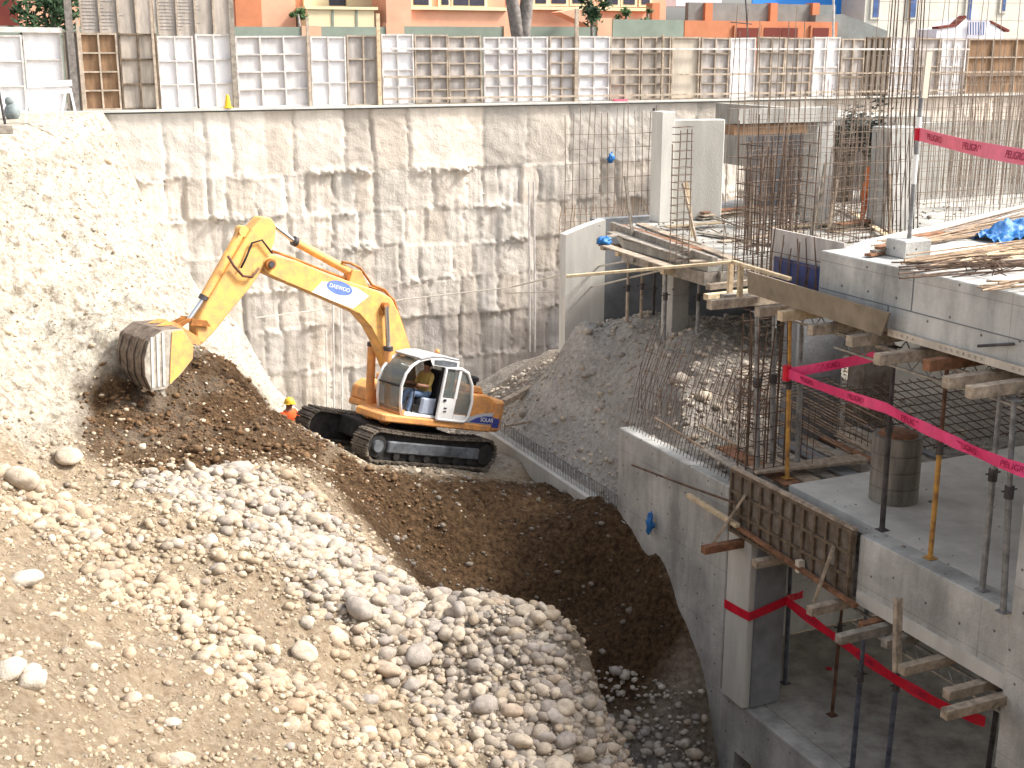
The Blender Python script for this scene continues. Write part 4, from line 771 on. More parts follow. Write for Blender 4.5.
p = onZ(676, 262, -2.32); cage(p.x, p.y, 0.30, 0.25, -2.4, onY(676, 122, p.y).z, 2, 2, 0.16, 'rebar_far', 'slender column cage above the gravel pile column', 0.013)
p = onZ(838, 247, -1.07); cage(FX+0.05, 15.95, 0.35, 1.7, -1.95, -1.0, 2, 8, 0.5, 'rebar', 'open beam cage in the unpoured end of the edge beam', 0.011)
# long bars bending above everything
t = thing('rebar_bundle', (onZ(893, 236, -1.2)), 'group of very tall bars rising past the top of the photo', 'rebar cage')
for k in range(9):
    x = 884+k*4.2; Y_ = 20.2+0.12*(k % 3); part('upright_bar', MB().tube([onY(x, 232, Y_), onY(x+random.uniform(-2, 3), 110, Y_), onY(x+random.uniform(4, 12), -30, Y_)], 0.013, 5), 'rebar', t)
# slanting starter bars of the stub wall
t = thing('starter_bars', (12.7, 20, -5.66), 'thin slanting starter bars along the top of the stub wall', 'rebar cage')
for k in range(34):
    y = 18.05+k*0.12; part('starter_bar', MB().tube([(12.68, y, -5.67), (12.95+random.gauss(0, .02), y+0.1, -4.8), (13.3+random.gauss(0, .05), y+0.22+random.gauss(0, .04), -4.0+random.uniform(-0.3, 0.15))], 0.0065, 4), 'rebar', t)
ms = mesh_screen('rebar_mesh', (13.1, 22.3, 0), (13.6, 18.6, 0), -5.5, -3.7, 0.12, 0.42, 'rebar', 'leaning bar mesh in front of the gravel pile', 0.006, lean=0.35)
# bar mats behind the middle slab
t = thing('rebar_mat', (15, 18.3, -5.2), 'low cage of long level bars behind the grey drum', 'rebar cage'); bars = MB(); st_ = MB()
for j in range(4):
    for i in range(5): bars.tube([(13.6+i*0.35, 16.95, -4.95+j*0.25), (13.9+i*0.35, 20.2, -4.85+j*0.25)], 0.012, 5)
for k in range(16): st_.tube([(13.6+k*.018, 17.1+k*0.19, -5.1), (13.6+k*.018, 17.1+k*0.19, -4.1), (15.1+k*.018, 17.1+k*0.19, -4.1), (15.1+k*.018, 17.1+k*0.19, -5.1)], 0.008, 4)
part('level_bars', bars, 'rebar_tan', t); part('stirrups', st_, 'rebar', t)
t = thing('rebar_mat', (18, 18, -5.2), 'bar mat lying right of the grey drum', 'rebar cage'); bars = MB()
for k in range(22): x = 15.6+k*0.22; bars.tube([(x, 16.95, -5.1), (x+0.3, 19.8, -4.7)], 0.012, 5)
for k in range(9): bars.tube([(15.5, 17+k*0.33, -5.08+k*.045), (21, 17+k*0.33, -5.08+k*.045)], 0.012, 5)
part('level_bars', bars, 'rebar', t)
# bars lying on the upper deck
GB = 'loose bars on the upper deck'
for cl, (c0, c1, n_, m_, sp, lab) in enumerate([((914,263),(1040,243),16,'rebar_tan',0.35,'long tan bar in the front bundle on the upper deck'),((905,270),(1040,262),10,'rebar','0.3','dark bar in the front bundle on the upper deck'),((985,287),(1050,279),7,'rebar_tan',0.2,'short bar near the deck edge at the right'),
        ((880,247),(1010,226),14,'rebar_tan',0.4,'long tan bar lying behind the concrete block'),((920,238),(1030,215),12,'rebar_far',0.4,'long grey bar lying behind the concrete block'),((960,262),(1045,248),10,'timber_new',0.3,'long pale bar in the middle of the upper deck')]):
    for k in range(n_):
        a = onZ(c0[0]+random.uniform(-14, 14), c0[1]+random.uniform(-6, 6), -1.0); b = onZ(c1[0]+random.uniform(-10, 30), c1[1]+random.uniform(-7, 7), -1.0); h_ = -1.04+random.uniform(0, 0.09)
        mid = (a+b)/2; mid.z = h_+0.01; a.z = h_; b.z = h_+random.uniform(-0.01, 0.02); solo('steel_bar', MB().tube([a, mid, b], 0.014, 5), m_, lab, 'steel bar', GB)
for k in range(9):
    a = onZ(868+k*5, 252-k*1.6+random.uniform(-2, 2), -1.0); b = a+Vector((0.85+random.uniform(-.2,.3), 0.25+random.uniform(-0.2, .1), 0)); a.z = -1.03+0.035*(k % 3); b.z = a.z
    solo('board_offcut', MB().beam(a, b, 0.12, 0.035), 'timber_grey' if k % 2 else 'timber_red', 'short board offcut in the little stack left of the concrete block', 'board', 'offcuts beside the block')
t = MB()
for k in range(14):
    p = onZ(985+random.uniform(-8, 14), 272+random.uniform(-5, 5), -1.0); pts = [p+Vector((random.gauss(0, .35), random.gauss(0, .2), random.uniform(-.03, .22))) for _ in range(4)]; t.tube(pts, 0.009, 4)
solo('wire_tangle', t, 'rebar', 'tangle of bent wire on the front of the upper deck', 'wire')
# block with taped post
c = onZ(913, 258, -1.07); t = thing('taped_post', c, 'banded post set in a concrete block, red tape tied to it', 'post')
part('block', MB().box((c.x-0.22, c.y-0.05, -1.068), (c.x+0.30, c.y+0.38, -0.80)), 'concrete', t, bevel=0.02)
pb = Vector((c.x+0.04, c.y+0.16, -0.80)); d_ = onY(925, 52, pb.y)-pb; L_ = d_.length; d_.normalize()
for k, (f0, f1, m_) in enumerate([(0,0.30,'steel'),(0.30,0.46,'decalwhite'),(0.46,0.60,'steel'),(0.60,0.66,'decalwhite'),(0.66,0.80,'steel')]): part('pole_band', MB().tube([pb+d_*(f0*L_), pb+d_*(f1*L_-0.002)], 0.035, 10), m_, t)
part('top_board', MB().beam(pb+d_*(0.76*L_)+Vector((0,-0.06,0)), pb+d_*L_+Vector((0.02,-0.06,0)), 0.10, 0.035, (0,1,0)), 'creamboard', t)
part('tape_knot', MB().tube([pb+d_*(0.535*L_), pb+d_*(0.60*L_)], 0.055, 10), 'tape', t)
TP = pb+d_*(0.57*L_)
# blue tarp crumpled
b = onZ(1006, 236, -1.0); gx, gy = np.meshgrid(np.linspace(-0.9, 1.6, 70), np.linspace(-0.45, 0.6, 44), indexing='ij'); gz = 0.30*np.clip(1-np.hypot((gx-0.3)/1.35, gy/0.62)**2, 0, 1)*(0.7+0.9*np.abs(fbm(gx*2.3, gy*2.8, 4)))+0.22*np.abs(fbm(gx*3.2+3+gy, gy*4.5, 4, 0.6))
keep = np.hypot((gx-0.3)/1.3, gy/0.6); o = grid_object('blue_tarp', np.stack([gx*np.clip(1.35-0.35*keep, .6, 1.2), gy, gz], -1), 'bluetarp'); o.location = (b.x+0.25, b.y, -1.06); o.scale = (0.8, 0.8, 0.85); tag(o, 'crumpled bright blue tarp heaped on the upper deck', 'tarp')

# ------------------------------------------------------------------ shoring props
GP = 'steel shoring props'
def prop(base, top, m, label, r=0.045, m2=None):
    b, t_ = Vector(base), Vector(top); t = thing('shoring_prop', b, label, 'prop', GP); mid = b.lerp(t_, 0.58)
    part('outer_tube', MB().tube([b+Vector((0,0,.012)), mid], r, 10), m, t, 'auto'); part('inner_tube', MB().tube([mid, t_-Vector((0,0,.012))], r*0.8, 10), m2 or m, t, 'auto')
    part('collar', MB().tube([mid-Vector((0,0,.10)), mid+Vector((0,0,.07))], r*1.35, 10).tube([mid+Vector((-.11,0.02,0)), mid+Vector((.11,-0.02,.02))], 0.012, 6), 'steel_dark', t)
    part('base_plate', MB().box((b.x-.08, b.y-.08, b.z+.001), (b.x+.08, b.y+.08, b.z+.012)), m, t); part('head_plate', MB().box((t_.x-.08, t_.y-.08, t_.z-.012), (t_.x+.08, t_.y+.08, t_.z)), m, t); return t
def prop_px(pb, pt, zb, zt, m, label, r=0.045, m2=None):
    b = onZ(*pb, zb); d = ray(*pt); dist = math.hypot(b.x, b.y)+random.uniform(-0.05, 0.05); t_ = at(*pt, dist); return prop((b.x, b.y, zb), (t_.x, t_.y, zt), m, label, r, m2)
zc, zt = -5.298, -2.36
prop_px((882,530),(893,370), zc, zt, 'steel_dark', 'dark prop in front of the grey drum')
prop_px((930,558),(945,392), zc, zt, 'steel_yellow', 'worn yellow prop right of the grey drum', 0.04, 'steel_rust')
prop_px((982,590),(1000,398), zc, zt, 'steel', 'grey prop near the right edge on the middle slab', 0.047)
prop_px((1003,612),(1013,408), zc, zt, 'steel', 'rightmost grey prop on the middle slab', 0.047)
prop_px((787,478),(789,335), zc, zt, 'steel_yellow', 'orange prop where the upper tape forks', 0.04)
prop_px((757,475),(757,312), zc, zt, 'steel', 'pale grey prop at the corner bar cage', 0.05)
prop_px((772,470),(774,318), zc, zt, 'steel', 'pale prop between corner cage and orange prop', 0.05)
prop_px((797,470),(801,332), zc, zt, 'steel', 'greenish prop right of the orange one', 0.05)
zc, zt = -9.668, -6.68
prop_px((740,690),(742,545), zc, -6.5, 'steel', 'pale prop in front of the dark square column', 0.045)
prop_px((785,683),(789,590), zc, zt, 'steel_blue', 'blue grey prop at the fork of the lower tape')
prop_px((832,715),(842,618), zc, zt, 'steel_rust', 'thin rusty prop on the lower slab', 0.035)
prop_px((852,770),(865,630), zc, zt, 'steel_blue', 'blue grey prop left of the upright timber')
prop_px((886,780),(902,640), zc, zt, 'steel_blue', 'blue grey prop behind the upright timber')
prop_px((985,790),(1001,700), zc, zt, 'steel_dark', 'dark prop beside the end column on the lower slab')
def prop_at(px, pyb, pyt, dist, m, label, r=0.04): b = at(px, pyb, dist); t_ = at(px, pyt, dist); prop(b, (b.x, b.y, t_.z), m, label, r)
prop_at(627, 322, 262, 29.6, 'ribtan', 'pale timber prop under the rear deck, leftmost')
prop_at(641, 318, 262, 30.5, 'timber', 'timber prop under the rear deck beside the leftmost')
prop_at(664, 340, 263, 28.0, 'steel', 'grey prop under the rear deck left of its column')
prop_at(697, 335, 268, 28.0, 'steel', 'grey prop under the rear deck right of its column')
prop_at(653, 322, 265, 31.0, 'steel_dark', 'dark prop deep under the rear deck')

# ------------------------------------------------------------------ timbers
def timber(name, p, q, w, h, m, label, group=None, cat='timber', up=(0,0,1)):
    return solo(name, MB().beam(p, q, w, h, up), m, label, cat, group, bevel=0.006)
GJ = 'timber joists under the upper deck'
for i, (px_, py_, ln, m_) in enumerate([(709,302,2.2,'timber'),(722,298,2.4,'timber_grey'),(757,309,2.2,'timber'),(780,315,2.2,'timber_new'),(810,327,2.2,'timber'),(849,340,2.3,'timber'),(877,356,2.9,'timber'),(926,364,2.4,'timber_red'),(946,379,3.2,'timber'),(969,391,2.8,'timber')]):
    p = onZ(px_, py_, -2.2); z = -2.22 - (0.0 if i % 2 else 0.03)
    timber('timber_joist', (p.x, p.y, z), (p.x+ln, p.y+random.uniform(-0.05, 0.05), z), 0.15, 0.16, m_, f'{ORD[i]} joist from the far corner under the upper deck', GJ)
GL = 'timber joists under the middle slab'
for i, (px_, py_, ln, m_) in enumerate([(703,549,2.0,'timber_red'),(754,562,1.9,'timber'),(809,610,1.9,'timber'),(838,637,1.7,'timber_grey'),(861,626,1.8,'timber_red'),(884,641,1.8,'timber_grey'),(901,669,2.2,'timber'),(946,692,2.0,'timber'),(944,713,2.2,'timber')]):
    p = onZ(px_, py_, -6.5); z = -6.52-(0.02 if i % 2 else 0)
    timber('timber_joist', (p.x, p.y, z), (p.x+ln, p.y+random.uniform(-0.04, 0.04), z), 0.14, 0.14, m_, f'{ORD[i]} joist from the far corner under the middle slab', GL)
# lattice joists
for i, (x, z, y0, y1, lab) in enumerate([(12.62,-2.32,9,15.5,'steel lattice joist below the upper deck, outer one'),(13.25,-2.32,9,17.4,'steel lattice joist below the upper deck, inner one'),(12.62,-6.62,9,14.6,'steel lattice joist below the middle slab, outer one'),(13.3,-6.62,9,16.8,'steel lattice joist below the middle slab, inner one')]):
    t = thing('lattice_joist', (x, y0, z-0.3), lab, 'joist', 'lattice joists'); part('chord', MB().beam((x, y0, z), (x, y1, z), 0.05, 0.03), 'timber_grey', t); part('chord', MB().beam((x, y0, z-0.24), (x, y1, z-0.24), 0.04, 0.03), 'timber_grey', t)
    zg = MB(); n = int((y1-y0)/0.17); zg.tube([(x, y0+k*0.17, z-0.02 if k % 2 else z-0.22) for k in range(n)], 0.014, 5); part('lacing', zg, 'steel', t)
# perforated steel strip at the foot of the edge beam
v = []; f = []; ny = 88; y0, y1 = 10.9, 14.12; zz = [-2.02, -1.985, -1.945, -1.91]
for x_ in (FX-0.055, FX-0.045):
    for j in range(ny+1):
        for k in range(4): v.append((x_, y0+(y1-y0)*j/ny, zz[k]-0.06))
for s_ in range(2):
    for j in range(ny):
        for k in range(3):
            if k == 1 and j % 3 == 1 and (j//12) % 3 != 2: continue
            a = s_*(ny+1)*4+j*4+k; f.append((a, a+4, a+5, a+1) if s_ else (a+1, a+5, a+4, a))
mb = MB().add(v, f); mb.box((FX-0.043, y0, -2.075), (FX-0.012, y1, -1.98)); solo('perforated_strip', mb, 'creamboard', 'pale perforated strip along the foot of the edge beam', 'strip')
# leaning form board and its top rail
A0 = onX(747, 271, 12.2); A1 = onX(889, 313, 12.2); B1 = onX(881, 336, 12.28); B0 = onX(748, 293, 12.28)
mb = MB().add([A0, A1, B1, B0]+[p+Vector((0.035, 0, 0)) for p in (A0, A1, B1, B0)], [(0,1,2,3),(7,6,5,4),(0,4,5,1),(1,5,6,2),(2,6,7,3),(3,7,4,0)]); solo('form_board', mb, 'plyboard', 'long brown form board leaning outside the unpoured beam', 'board')
p = onX(733, 262, 12.42); q = onX(790, 279, 12.42); timber('top_batten', p, q, 0.08, 0.06, 'timber_new', 'fresh batten along the top of the brown form board')
timber('top_batten', onX(733, 262, 12.42), onX(733, 262, 12.42)+Vector((-2.6, 1.2, -0.25)), 0.07, 0.05, 'timber_new', 'fresh batten reaching back from the corner of the form board')
for px_, py_, lab in [(731,262,'upright fresh post at the corner of the form board'),(741,266,'second upright fresh post behind the form board')]:
    p = onX(px_, py_, 12.45); timber('form_post', p, p-Vector((0, 0, 0.55)), 0.09, 0.07, 'timber_new', lab)
solo('blue_film', MB().box((FX+0.42, 15.95, -1.95), (FX+0.45, 17.6, -1.45)), 'bluefilm', 'dark blue film behind the open beam cage', 'film')
solo('back_form', MB().box((FX+0.5, 15.9, -1.95), (FX+0.54, 17.8, -1.0)), 'greyboard', 'grey back form of the unpoured beam', 'form')
# stained side form of the middle slab
t = thing('side_form', (12.4, 16, -6.4), 'stained steel side form at the corner of the middle slab', 'form')
part('face', MB().box((12.405, 14.46, -6.4), (12.45, 17.75, -5.23)), 'form', t); ribs = MB()
for z in (-6.36, -6.0, -5.62, -5.25): ribs.beam((12.375, 14.46, z), (12.375, 17.75, z), 0.055, 0.05)
part('wale', ribs, 'formrib', t)
for k in range(12): y = 14.48+k*0.295; part('stiffener', MB().box((12.352, y, -6.38), (12.402, y+0.05, -5.235)), 'formrib', t)
part('top_edge', MB().beam((12.42, 14.46, -5.205), (12.42, 17.78, -5.205), 0.09, 0.04), 'timber', t)
timber('pale_plank', onX(688, 495, 12.2), onX(738, 526, 12.2), 0.10, 0.07, 'timber_new', 'pale fresh plank end sticking out past the side form'); 
timber('sole_batten', onX(738, 527, 12.28), onX(856, 606, 12.28), 0.09, 0.06, 'timber_red', 'reddish batten along the foot of the side form')
timber('brace', onX(712, 545, 11.95), onX(746, 494, 12.33), 0.07, 0.05, 'timber', 'slanting brace at the far corner of the side form')
timber('brace', onX(814, 602, 12.1), onX(834, 546, 12.3), 0.07, 0.05, 'timber', 'slanting brace at the near end of the side form')
timber('upright_timber', onX(897, 672, 12.0), onX(898, 598, 12.1), 0.12, 0.08, 'timber', 'upright timber standing against the middle slab edge', up=(0,1,0))
solo('form_block', MB().beam(onX(800, 560, 12.3), onX(800, 572, 12.3), 0.12, 0.10), 'creamboard', 'small white block wedged under the side form', 'block')
# plank and form boards behind the middle slab
p = onZ(752, 472, -5.2); q = onZ(868, 461, -5.2); timber('plank', (p.x, p.y, -5.17), (q.x, q.y+0.1, -5.17), 0.34, 0.05, 'timber', 'broad pale plank lying across the form boards left of the drum', cat='plank')
for k in range(10):
    x = 12.6+k*0.42; timber('form_plank', (x, 16.83, -5.33), (x+0.15, 19.2, -5.34), 0.34 if k % 3 else 0.2, 0.04, ['timber_grey','timber_red','timber','timber_grey','concrete_dark'][k % 5], f'{ORD[k]} deck plank from the corner behind the middle slab', 'deck planks behind the middle slab', 'plank')
# rear deck boards
GD = 'loose boards on the rear deck'
for i, (a, b, w, m_) in enumerate([((603,243),(672,266),0.25,'timber'),((612,232),(690,258),0.28,'timber_grey'),((620,226),(700,252),0.22,'timber_red'),((640,222),(735,258),0.25,'timber'),((600,239),(640,229),0.2,'timber_grey'),((690,263),(735,262),0.2,'timber'),((655,219),(728,212),0.2,'timber_new'),((700,232),(790,246),0.25,'timber_grey'),((665,228),(720,224),0.22,'timber_new'),((720,240),(800,230),0.2,'timber'),((770,228),(860,222),0.2,'timber_new'),((850,212),(888,238),0.16,'timber_new'),((872,214),(900,238),0.16,'timber')]):
    p = onZ(*a, -2.25); q = onZ(*b, -2.25); dz = 0.035*(i % 3); timber('loose_board', (p.x, p.y, -2.29+dz), (q.x, q.y, -2.28+dz), w, 0.035, m_, f'{ORD[i]} loose board counted from the left corner of the rear deck', GD, 'board')
for i, (a, ln) in enumerate([((607,248),1.6),((622,254),1.6),((637,260),1.5),((652,265),1.5),((668,272),1.3),((705,268),1.6),((714,285),1.7),((712,295),1.7)]):
    p = onZ(*a, -2.7); timber('deck_joist', (p.x-0.15, p.y, -2.68-0.05*(i > 5)), (p.x+ln, p.y+0.15, -2.68-0.05*(i > 5)), 0.14, 0.12, ['timber','timber_new','timber_grey'][i % 3], f'{ORD[i]} joist end from the left below the rear deck', 'joist ends below the rear deck')
timber('form_beam', onZ(612, 226, -2.2), onZ(715, 262, -2.2), 0.12, 0.2, 'timber_grey', 'long grey beam lying along the left edge of the rear deck')
solo('blue_sack', MB().rag(onZ(604, 241, -2.2), (0.17, 0.14, 0.09), 5), 'bluetarp', 'small blue bag on the left corner of the rear deck', 'bag', smooth=True)
solo('blue_sack', MB().rag(onX(650, 523, 12.36), (0.07, 0.09, 0.18), 3), 'bluetarp', 'dark blue bag hanging where the slope meets the stub wall', 'bag', smooth=True)
timber('timber_beam', at(503, 403, 31.5), at(562, 371, 38.0), 0.18, 0.16, 'timber', 'long timber lying on the dark rubble behind the machine')
timber('timber_pole', at(505, 426, 29.3), at(541, 420, 31.0), 0.05, 0.05, 'timber', 'thin pole stuck out over the footing strip')
for i, (a, b, d1, d2) in enumerate([((672,655),(719,685),23.6,22.9),((676,672),(719,698),23.3,22.8),((672,682),(720,715),23.2,22.7),((673,681),(716,706),23.4,22.9)]): solo('steel_bar', MB().tube([at(*a, d1), at(*b, d2)], 0.02, 5), 'rebar_tan', f'{ORD[i]} bent bar sticking out of the pit below the stub wall', 'steel bar', 'bars sticking out over the pit')
solo('steel_bar', MB().tube([onX(632, 465, 12.2), onX(690, 487, 12.25), onX(738, 504, 12.3)], 0.022, 5), 'rebar', 'long dark bar running along the stub wall face', 'steel bar')
solo('tie_bar', MB().tube([onX(978, 346, 12.38), onX(1014, 344, 12.45)], 0.022, 6), 'steel_dark', 'short dark rod poking from the edge beam at the right', 'rod')
for a, b, lab in [((655,418),(735,468),'pale rail lashed above the stub wall'),((700,425),(736,445),'short pale rail behind the stub wall')]:
    solo('guard_rail', MB().tube([onX(*a, 12.75), onX(*b, 12.75)], 0.02, 6), 'rebar_tan', lab, 'rail')

# drum on the middle slab
c = onZ(893, 499, -5.3); t = thing('concrete_drum', (c.x, c.y, -5.299), 'grey ribbed concrete drum standing on the middle slab', 'drum')
rr, hh_ = 0.40, 1.13; prof = []
for k in range(4):
    z0, z1 = hh_*k/4, hh_*(k+1)/4; prof += [(rr, z0+0.012), (rr, z1-0.02), (rr-0.018, z1-0.01), (rr-0.018, z1)]
part('body', MB().lathe((c.x, c.y, -5.299), [(rr-.02, 0)]+prof, 28), 'drum', t, 'auto')
part('fill', MB().lathe((c.x, c.y, -5.299), [(rr-.04, hh_-0.05), (rr-.10, hh_+.035), (0.02, hh_+.06)], 24), 'timber_red', t, True)

# ------------------------------------------------------------------ warning tapes
def tape(pts, h, m, label, words=None, flutter=0.03):
    pts = [Vector(p) for p in pts]; t = thing('warning_tape', pts[0], label, 'tape'); segs = []
    for a, b in zip(pts[:-1], pts[1:]):
        n = max(3, int((b-a).length/0.12)); rows_ = []
        side = (b-a).cross(_z).normalized(); ph = random.uniform(0, 6)
        for k in range(n+1):
            s_ = k/n; p = a.lerp(b, s_)-Vector((0, 0, 0.022*math.sin(math.pi*s_)*(b-a).length/3)); tw = side*math.sin(s_*5+ph)*flutter*math.sin(math.pi*s_)
            rows_.append((p+Vector((0, 0, h/2))+tw, p-Vector((0, 0, h/2))-tw))
        segs.append(rows_)
    for r_ in segs:
        v = []; f = []; sd = (r_[-1][0]-r_[0][0]).cross(_z).normalized()*0.002
        for a, b in r_: v += [a+sd, b+sd, a-sd, b-sd]
        for k in range(len(r_)-1): i = 4*k; f += [(i, i+1, i+5, i+4), (i+2, i+6, i+7, i+3), (i, i+4, i+6, i+2), (i+1, i+3, i+7, i+5)]
        part('ribbon', MB().add(v, f), m, t)
        if words:
            L_ = (r_[-1][0]-r_[0][0]).length; n = max(1, int(L_/1.1))
            for k in range(n):
                s_ = (k+0.5)/n; i = int(s_*(len(r_)-1)); a, b = r_[i]; a2, b2 = r_[min(i+1, len(r_)-1)]
                if a2 == a: continue
                x = (a2-a); y = a-b; mid = (a+b)/2; nrm = x.cross(y).normalized(); 
                if nrm.dot(EYEP-mid) < 0: x = -x; nrm = -nrm
                text('lettering', words, h*0.72, frame(x, y, mid+nrm*0.012), 'tapeink', t, 0.001)
    return t
k1 = onX(779, 372, 12.95); pA = onX(787, 373, 12.93)
tape([onX(868, 361, 13.1)+Vector((0.3,0.2,0)), pA], 0.17, 'tape_pink', 'pink warning tape running level from the orange prop to the joists', 'PELIGRO')
tape([pA, at(886, 408, 18.6), at(942, 436, 17.6), at(1000, 462, 16.7), at(1040, 476, 16.3)], 0.165, 'tape_pink', 'long pink warning tape sagging past the drum and props', 'PELIGRO')
solo('tape_knot', MB().tube([pA+Vector((0,0,-.13)), pA+Vector((0,0,.13))], 0.075, 10), 'tape', 'red tape wound round the orange prop', 'tape')
c0 = onX(721, 601, 12.42); tape([(12.42,17.87,onX(721,601,12.42).z), (12.42,17.09,onX(736,608,12.42).z), (13.22,17.09,onY(775,603,17.09).z)], 0.17, 'tape', 'red tape wrapped round the dark square column', None, 0.004)
q = Vector((13.22, 17.12, onY(777, 602, 17.12).z)); tape([q, at(803, 594, 22.2)], 0.16, 'tape', 'short red tape from the dark column to the joists')
tape([q+Vector((0, -0.02, 0)), at(839, 640, 20.6), at(895, 679, 19.4), at(945, 707, 18.6), at(985, 722, 18.4)], 0.17, 'tape', 'long red warning tape sagging below the lower joists', 'PELIGRO')
tape([TP, at(1040, 160, (TP-EYEP).length*0.83)], 0.19, 'tape_pale', 'sunlit pink warning tape tied to the banded post', 'PELIGRO')
solo('tape_scrap', MB().beam(onZ(826, 668, -9.66), onZ(832, 669, -9.66), 0.10, 0.012), 'tape', 'scrap of red tape on the lower slab', 'tape')

# ------------------------------------------------------------------ ropes, pipes and rags on the retaining wall
WY = 42.55
solo('rope', MB().tube([at(690, 250, 26.5), at(600, 266, 34), onY(512, 287, 41.5), onY(400, 300, WY), onY(255, 318, WY)], 0.025, 5), 'rope', 'long pale rope stretched from the rear deck along the wall', 'rope')
solo('rope', MB().tube([at(683, 265, 26.5), at(600, 285, 32), onY(560, 292, 40), onY(505, 293, 42)], 0.022, 5), 'rope', 'second pale rope below the long one', 'rope')
for px_, a, b, r_, lab in [(529,182,352,0.035,'left of the twin pale pipes hanging on the wall'),(534,182,352,0.035,'right of the twin pale pipes hanging on the wall'),(333,300,416,0.03,'thin pale pipe on the wall left of the machine'),(341,295,416,0.03,'thin pale pipe on the wall just left of the boom foot'),(326,330,414,0.025,'short pale pipe at the left foot of the wall'),(654,108,222,0.05,'dark pipe at the right end of the wall')]:
    solo('wall_pipe', MB().tube([onY(px_, a, WY-0.1), onY(px_+1, b, WY-0.25)], r_, 6), 'ribwhite' if r_ < .05 else 'steel_dark', lab, 'pipe')
b = onY(611, 158, 42.5); solo('blue_rag', MB().rag((b.x, b.y, b.z), (0.13, 0.07, 0.19), 8), 'bluetarp', 'small blue rag hanging on the upper wall', 'rag', smooth=True)
b = onY(655, 132, 42.3); solo('dark_bag', MB().ball((b.x, b.y, b.z), (0.14, 0.1, 0.42)), 'bluefilm', 'dark blue bag hanging beside the wall end pipe', 'bag', smooth=True)
b = onY(620, 102, 43.0); solo('red_rag', MB().beam((b.x-0.3, 42.95, 0.10), (b.x+0.25, 42.95, 0.09), 0.2, 0.08), 'tape_pale', 'faded red rag on the wall top below the tan panels', 'rag')
b = at(352, 386, 33.0); solo('rock_lump', MB().ball((b.x, b.y, b.z-0.2), (0.5, 0.45, 0.6), 9, 6), 'stone', 'pale rock lump behind the boom foot', 'rock') if False else None

# ------------------------------------------------------------------ people
def person(name, loc, yaw, J, zones, label, extra=None, mw=None):
    """J: joint -> (x, y, z, radius), x forward, y left; one skinned continuous body."""
    names = list(J); E_ = [('pelvis','belly'),('belly','chest'),('chest','neck'),('neck','head'),('head','crown'),('chest','shl'),('shl','ell'),('ell','wrl'),('wrl','hal'),('chest','shr'),('shr','elr'),('elr','wrr'),('wrr','har'),('pelvis','hil'),('hil','knl'),('knl','anl'),('anl','tol'),('pelvis','hir'),('hir','knr'),('knr','anr'),('anr','tor')]
    me = bpy.data.meshes.new(name); me.from_pydata([J[n][:3] for n in names], [(names.index(a), names.index(b)) for a, b in E_], [])
    tmp = bpy.data.objects.new('tmp', me); COL.objects.link(tmp); tmp.modifiers.new('skin', 'SKIN'); sd = me.skin_vertices[0].data
    for i, n in enumerate(names): sd[i].radius = (J[n][3], J[n][3]); sd[i].use_root = (n == 'pelvis')
    ss = tmp.modifiers.new('sub', 'SUBSURF'); ss.levels = 2; ss.render_levels = 2
    m2 = bpy.data.meshes.new_from_object(tmp.evaluated_get(bpy.context.evaluated_depsgraph_get())); bpy.data.objects.remove(tmp)
    ml = list(dict.fromkeys(zones.values())); m2.materials.clear(); [m2.materials.append(M[k]) for k in ml]
    segs = [(Vector(J[a][:3]), Vector(J[b][:3]), b) for a, b in E_]
    for p in m2.polygons:
        c = p.center; best = None
        for a, b, n in segs:
            t = max(0, min(1, (c-a).dot(b-a)/max(1e-6, (b-a).length_squared))); d = (c-a-(b-a)*t).length-0.6*J[n][3]
            if best is None or d < best[0]: best = (d, n)
        p.material_index = ml.index(zones[best[1]])
    m2.shade_smooth(); mw = mw or (Matrix.Translation(loc) @ Matrix.Rotation(yaw, 4, 'Z')); t = thing('person', loc, label, 'person', None, mw)
    o = bpy.data.objects.new('body', m2); COL.objects.link(o); o.parent = t; MW[o] = mw
    hd = Vector(J['head'][:3]); return t, hd
def joints(seat=False, lean=0.0, armf=0.3):
    if seat:
        return dict(pelvis=(0,0,0.12,.15), belly=(0.02,0,0.30,.145), chest=(0.03,0,0.52,.15), neck=(0.05,0,0.68,.06), head=(0.08,0,0.80,.095), crown=(0.07,0,0.90,.085),
            shl=(0.03,.19,0.58,.075), ell=(0.12,.25,0.33,.052), wrl=(0.36,.20,0.34,.04), hal=(0.44,.18,0.35,.042), shr=(0.03,-.19,0.58,.075), elr=(0.12,-.25,0.33,.052), wrr=(0.36,-.20,0.34,.04), har=(0.44,-.18,0.35,.042),
            hil=(0.02,.10,0.10,.11), knl=(0.46,.13,0.14,.075), anl=(0.52,.13,-0.28,.05), tol=(0.66,.14,-0.33,.045), hir=(0.02,-.10,0.10,.11), knr=(0.46,-.13,0.14,.075), anr=(0.52,-.13,-0.28,.05), tor=(0.66,-.14,-0.33,.045))
    return dict(pelvis=(0,0,0.92,.15), belly=(lean*.3,0,1.08,.14), chest=(lean*.7,0,1.30,.15), neck=(lean,0,1.47,.06), head=(lean+.02,0,1.59,.095), crown=(lean+.02,0,1.69,.085),
        shl=(lean*.8,.19,1.38,.075), ell=(lean+armf*.5,.25,1.13,.052), wrl=(lean+armf+.1,.20,1.03,.04), hal=(lean+armf+.19,.19,1.02,.042), shr=(lean*.8,-.19,1.38,.075), elr=(lean+armf*.5,-.25,1.13,.052), wrr=(lean+armf+.1,-.20,1.03,.04), har=(lean+armf+.19,-.19,1.02,.042),
        hil=(0,.10,0.88,.11), knl=(0.06,.12,0.48,.075), anl=(0,.12,0.09,.05), tol=(0.16,.14,0.04,.045), hir=(0,-.10,0.88,.11), knr=(-0.02,-.12,0.48,.075), anr=(-0.08,-.12,0.09,.05), tor=(0.08,-.14,0.04,.045))
